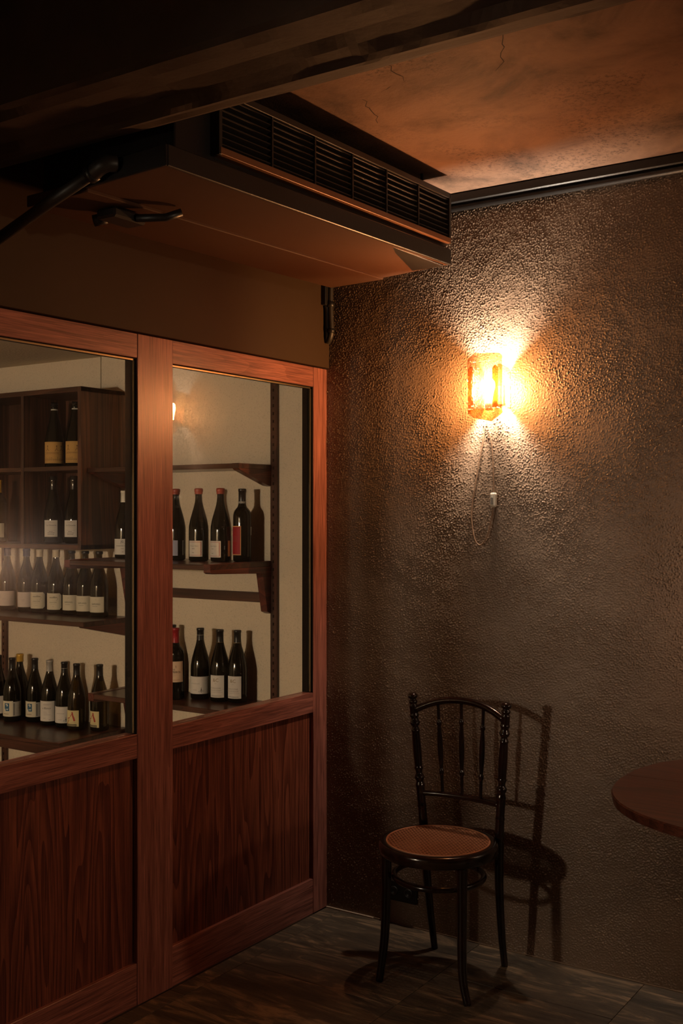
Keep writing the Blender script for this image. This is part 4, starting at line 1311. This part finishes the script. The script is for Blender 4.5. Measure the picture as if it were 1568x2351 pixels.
# front legs
for s in (-1, 1):
    fx, fy = s * 0.163 + 0.0125, -0.112
    pts = spline([(CX + s * 0.140, CY - 0.098, SZ - 0.012), (CX + s * 0.141, CY - 0.100, 0.30), (CX + s * 0.143, CY - 0.104, 0.16), (CX + s * 0.150, CY - 0.111, 0.07), (CX + s * 0.163 + 0.007, CY - 0.118, 0.0)], 8)
    tube('front_leg', pts, [0.0175 - 0.0050 * i / (len(pts) - 1) for i in range(len(pts))], M['lacquer'], ch, 14)
    # rear leg and back post in one turned piece
    path = spline([(CX + s * 0.136, CY + 0.222, 0.0), (CX + s * 0.137, CY + 0.196, 0.12), (CX + s * 0.140, CY + 0.172, 0.28), (CX + s * 0.146, CY + 0.160, 0.45), (CX + s * 0.158, CY + 0.152, 0.62), (CX + s * 0.170, CY + 0.146, 0.78), (CX + s * 0.181, CY + 0.142, 0.915)], 40)
    def rad(z):
        r = 0.0155
        if z < 0.44: r = 0.0118 + 0.0046 * z / 0.44
        elif z < 0.50: r = 0.0150 + 0.0008 * math.sin((z - 0.44) / 0.06 * PI)
        elif z < 0.63: r = 0.0150
        elif z < 0.80: r = 0.0110 + 0.0042 * math.sin((z - 0.615) / 0.200 * PI) ** 1.0
        else: r = 0.0148
        for zc, hw, amp in ((0.505, 0.007, 0.0005), (0.520, 0.006, 0.0018), (0.536, 0.006, -0.0006),
                            (0.592, 0.006, 0.0022), (0.606, 0.007, -0.0025), (0.620, 0.009, 0.0034), (0.638, 0.006, -0.0010), (0.652, 0.006, 0.0035),
                            (0.783, 0.006, 0.0028), (0.797, 0.006, -0.0020), (0.810, 0.009, 0.0034), (0.826, 0.006, -0.0025), (0.836, 0.006, 0.0022),
                            (0.876, 0.004, -0.0040), (0.884, 0.006, 0.0010), (0.893, 0.0045, -0.0050)):
            if abs(z - zc) < hw:
                r += amp * (0.5 + 0.5 * math.cos((z - zc) / hw * PI))
        if z > 0.895:
            r = 0.0168 * math.sqrt(max(0.0, 1 - ((z - 0.904) / 0.0125) ** 2)) + 0.0012
        return max(r, 0.003)
    tube('back_post', path, [rad(p.z) for p in path], M['lacquer'], ch, 16)
# hoop stretcher
hp = [(CX + 0.148 * math.cos(a) * 1.0, CY + 0.005 + 0.150 * math.sin(a), 0.345) for a in [2 * PI * i / 48 for i in range(48)]]
tube('hoop_stretcher', hp, 0.0098, M['lacquer'], ch, 12, closed=True)
# crest and lower back rails, bowed backwards and upwards
def rail(name, z_end, rise, half, bow, y_end, rr):
    pts = []
    for i in range(25):
        u = -1 + 2 * i / 24
        pts.append((CX + u * half, CY + y_end + bow * (1 - u * u), z_end + rise * (1 - abs(u) ** 2.2)))
    return tube(name, pts, rr, M['lacquer'], ch, 12)
rail('crest_rail', 0.853, 0.048, 0.176, 0.022, 0.142, 0.0122)
rail('lower_back_rail', 0.566, 0.003, 0.152, 0.018, 0.152, 0.0098)
for u in (-0.52, 0.0, 0.52):
    xt, xb = CX + u * 0.176 * 0.96, CX + u * 0.152 * 0.92
    zt = 0.853 + 0.048 * (1 - abs(u) ** 2.2)
    yb_, yt = CY + 0.152 + 0.018 * (1 - u * u), CY + 0.142 + 0.022 * (1 - u * u)
    n = 90
    P_, R_ = [], []
    for i in range(n + 1):
        t_ = i / n
        P_.append((xb + (xt - xb) * t_, yb_ + (yt - yb_) * t_, 0.568 + (zt - 0.568) * t_))
        r = 0.0056
        if 0.27 < t_ < 0.75:
            r = 0.0058 + 0.0040 * math.sin((t_ - 0.27) / 0.48 * PI)
        for tc_, hw in ((0.235, 0.014), (0.260, 0.014), (0.760, 0.014), (0.785, 0.014)):
            if abs(t_ - tc_) < hw:
                r = max(r, 0.0056 + 0.0034 * math.sqrt(max(0, 1 - ((t_ - tc_) / hw) ** 2)))
        R_.append(r)
    tube('spindle', P_, R_, M['lacquer'], ch, 12)

# ------------------------------------------------------------------ table at the photo's edge
TX, TY, TZ, TA, TB = 1.935, -0.545, 0.812, 0.540, 0.470
tb = thing('round_table', 'round red wood two-leaf table cut by the photo edge beside the stucco wall', 'table', (TX, TY, 0))
def leaf(name, a0, a1):
    n = 40
    pts = []
    for i in range(n + 1):
        a = a0 + (a1 - a0) * i / n
        c, s = math.cos(a), math.sin(a)
        e = 2 / 2.35
        pts.append((TA * math.copysign(abs(c) ** e, c), TB * math.copysign(abs(s) ** e, s)))
    s0 = 0.0012 if a0 == 0 else -0.0012
    pts = [(x, max(y, s0) if s0 > 0 else min(y, s0)) for x, y in pts]
    bm = bmesh.new()
    rows = []
    for sc, z in ((0.972, TZ - 0.030), (0.992, TZ - 0.026), (0.997, TZ - 0.012), (1.0, TZ - 0.004), (0.994, TZ)):
        rows.append([bm.verts.new((x * sc, y * sc if abs(y) > 0.002 else y, z)) for x, y in pts])
    for r0, r1 in zip(rows[:-1], rows[1:]):
        for i in range(len(pts)):
            j = (i + 1) % len(pts)
            bm.faces.new((r0[i], r0[j], r1[j], r1[i]))
    bm.faces.new(rows[-1]); bm.faces.new(list(reversed(rows[0])))
    return from_bm(name, bm, M['table'], tb)
leaf('table_leaf', 0, PI)
leaf('table_leaf', PI, 2 * PI)
lathe('pedestal', [(0.0, 0.02), (0.05, 0.02), (0.045, 0.10), (0.034, 0.25), (0.03, 0.55), (0.05, 0.74), (0.10, 0.782), (0.0, 0.782)], M['lacquer'], tb, (TX, TY, 0), 20)
for k in range(3):
    a = k * 2 * PI / 3 + 0.5
    tube('foot', spline([(TX + 0.03 * math.cos(a), TY + 0.03 * math.sin(a), 0.12), (TX + 0.16 * math.cos(a), TY + 0.16 * math.sin(a), 0.09), (TX + 0.28 * math.cos(a), TY + 0.28 * math.sin(a), 0.016)], 6), 0.016, M['lacquer'], tb, 10)
